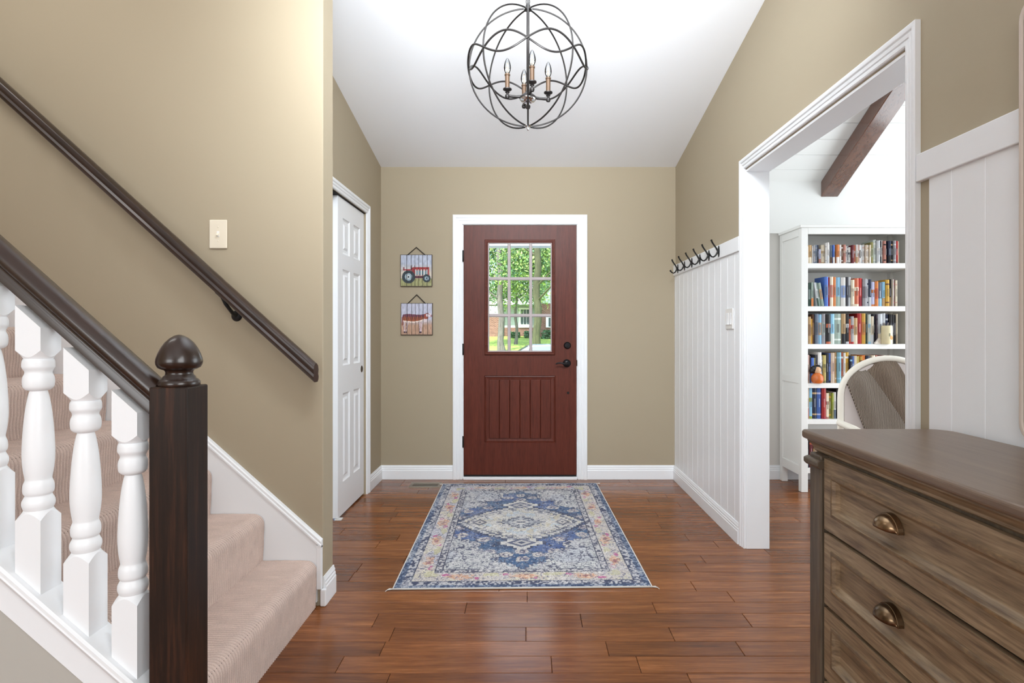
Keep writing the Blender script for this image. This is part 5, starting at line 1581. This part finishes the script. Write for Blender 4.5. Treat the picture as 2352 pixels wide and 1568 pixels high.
# parked car
car = thing('car', 'silver-blue car parked outside, roof and windscreen showing in the lower panes', 'car', (.5, 16, -.62))
body_m = plain('silver_blue_paint', (168, 186, 200), .25, metal=.5, coat=.6)
cx0 = -1.86
def cp_(pts): return [(cx0 + a, -.62 + b) for a, b in pts]
lower = cp_([(0, .30), (.05, .62), (.35, .74), (1.10, .86), (4.25, .88), (4.50, .80), (4.55, .45), (4.45, .28), (3.95, .26), (3.80, .52), (3.55, .62), (3.30, .52), (3.15, .26), (1.30, .24), (1.15, .52), (.90, .62), (.65, .52), (.50, .26)])
obj('body', MB().prism(lower, 'y', 15.15, 16.9), body_m, car, bevel=.06, seg=3)
gh = MB(); a0 = cp_([(.85, .85), (1.95, 1.46), (3.10, 1.48), (4.15, .88)])
vs = [(p[0], 15.20, p[1]) if p[1] < .4 else (p[0], 15.42, p[1]) for p in a0] + [(p[0], 16.85, p[1]) if p[1] < .4 else (p[0], 16.62, p[1]) for p in a0]
gh.add(vs, [(0, 1, 2, 3), (7, 6, 5, 4), (0, 4, 5, 1), (1, 5, 6, 2), (2, 6, 7, 3), (0, 3, 7, 4)])
obj('cabin', gh, body_m, car, bevel=.05, seg=3)
gl_m = plain('car_window_glass', (96, 120, 134), .06, spec=.8)
def lerp(a, b, t): return tuple(a[i] + (b[i] - a[i]) * t for i in range(3))
def inset(qd, k, off):
    c_ = tuple(sum(p[i] for p in qd) / 4 for i in range(3))
    return [tuple(lerp(p, c_, k)[i] + off[i] for i in range(3)) for p in qd]
side = [vs[0], vs[1], vs[2], vs[3]]
sw = inset(side, .16, (0, -.012, .01))
mid = [lerp(sw[0], sw[3], .52), lerp(sw[1], sw[2], .48)]
obj('side_window', MB().add([sw[0], sw[1], mid[1], mid[0]] + [(p[0], p[1] + .02, p[2]) for p in (sw[0], sw[1], mid[1], mid[0])], [(0, 1, 2, 3), (7, 6, 5, 4)]), gl_m, car)
m2 = [lerp(sw[0], sw[3], .56), lerp(sw[1], sw[2], .54)]
obj('side_window', MB().add([m2[0], m2[1], sw[2], sw[3]] + [(p[0], p[1] + .02, p[2]) for p in (m2[0], m2[1], sw[2], sw[3])], [(0, 1, 2, 3), (7, 6, 5, 4)]), gl_m, car)
ws = inset([vs[0], vs[4], vs[5], vs[1]], .12, (-.01, 0, .016))
obj('windscreen', MB().add(ws + [(p[0] + .01, p[1], p[2] - .018) for p in ws], [(0, 1, 2, 3), (7, 6, 5, 4)]), gl_m, car)
tyre = plain('tyre_rubber', (26, 26, 27), .8)
for xw in (cx0 + .90, cx0 + 3.55):
    for yw in (15.18, 16.70):
        wh = obj('wheel', MB().lathe([(0, 0), (.18, 0), (.30, .0), (.32, .03), (.32, .15), (.30, .18), (0, .18)], (xw, yw, -.30), 24, axis='y'), tyre, car, smooth=True)
        obj('hub_cap', MB().lathe([(0, -.012), (.06, -.012), (.16, -.004), (.19, .0)], (xw, yw, -.30), 18, axis='y'), M['chrome'], wh, smooth=True)
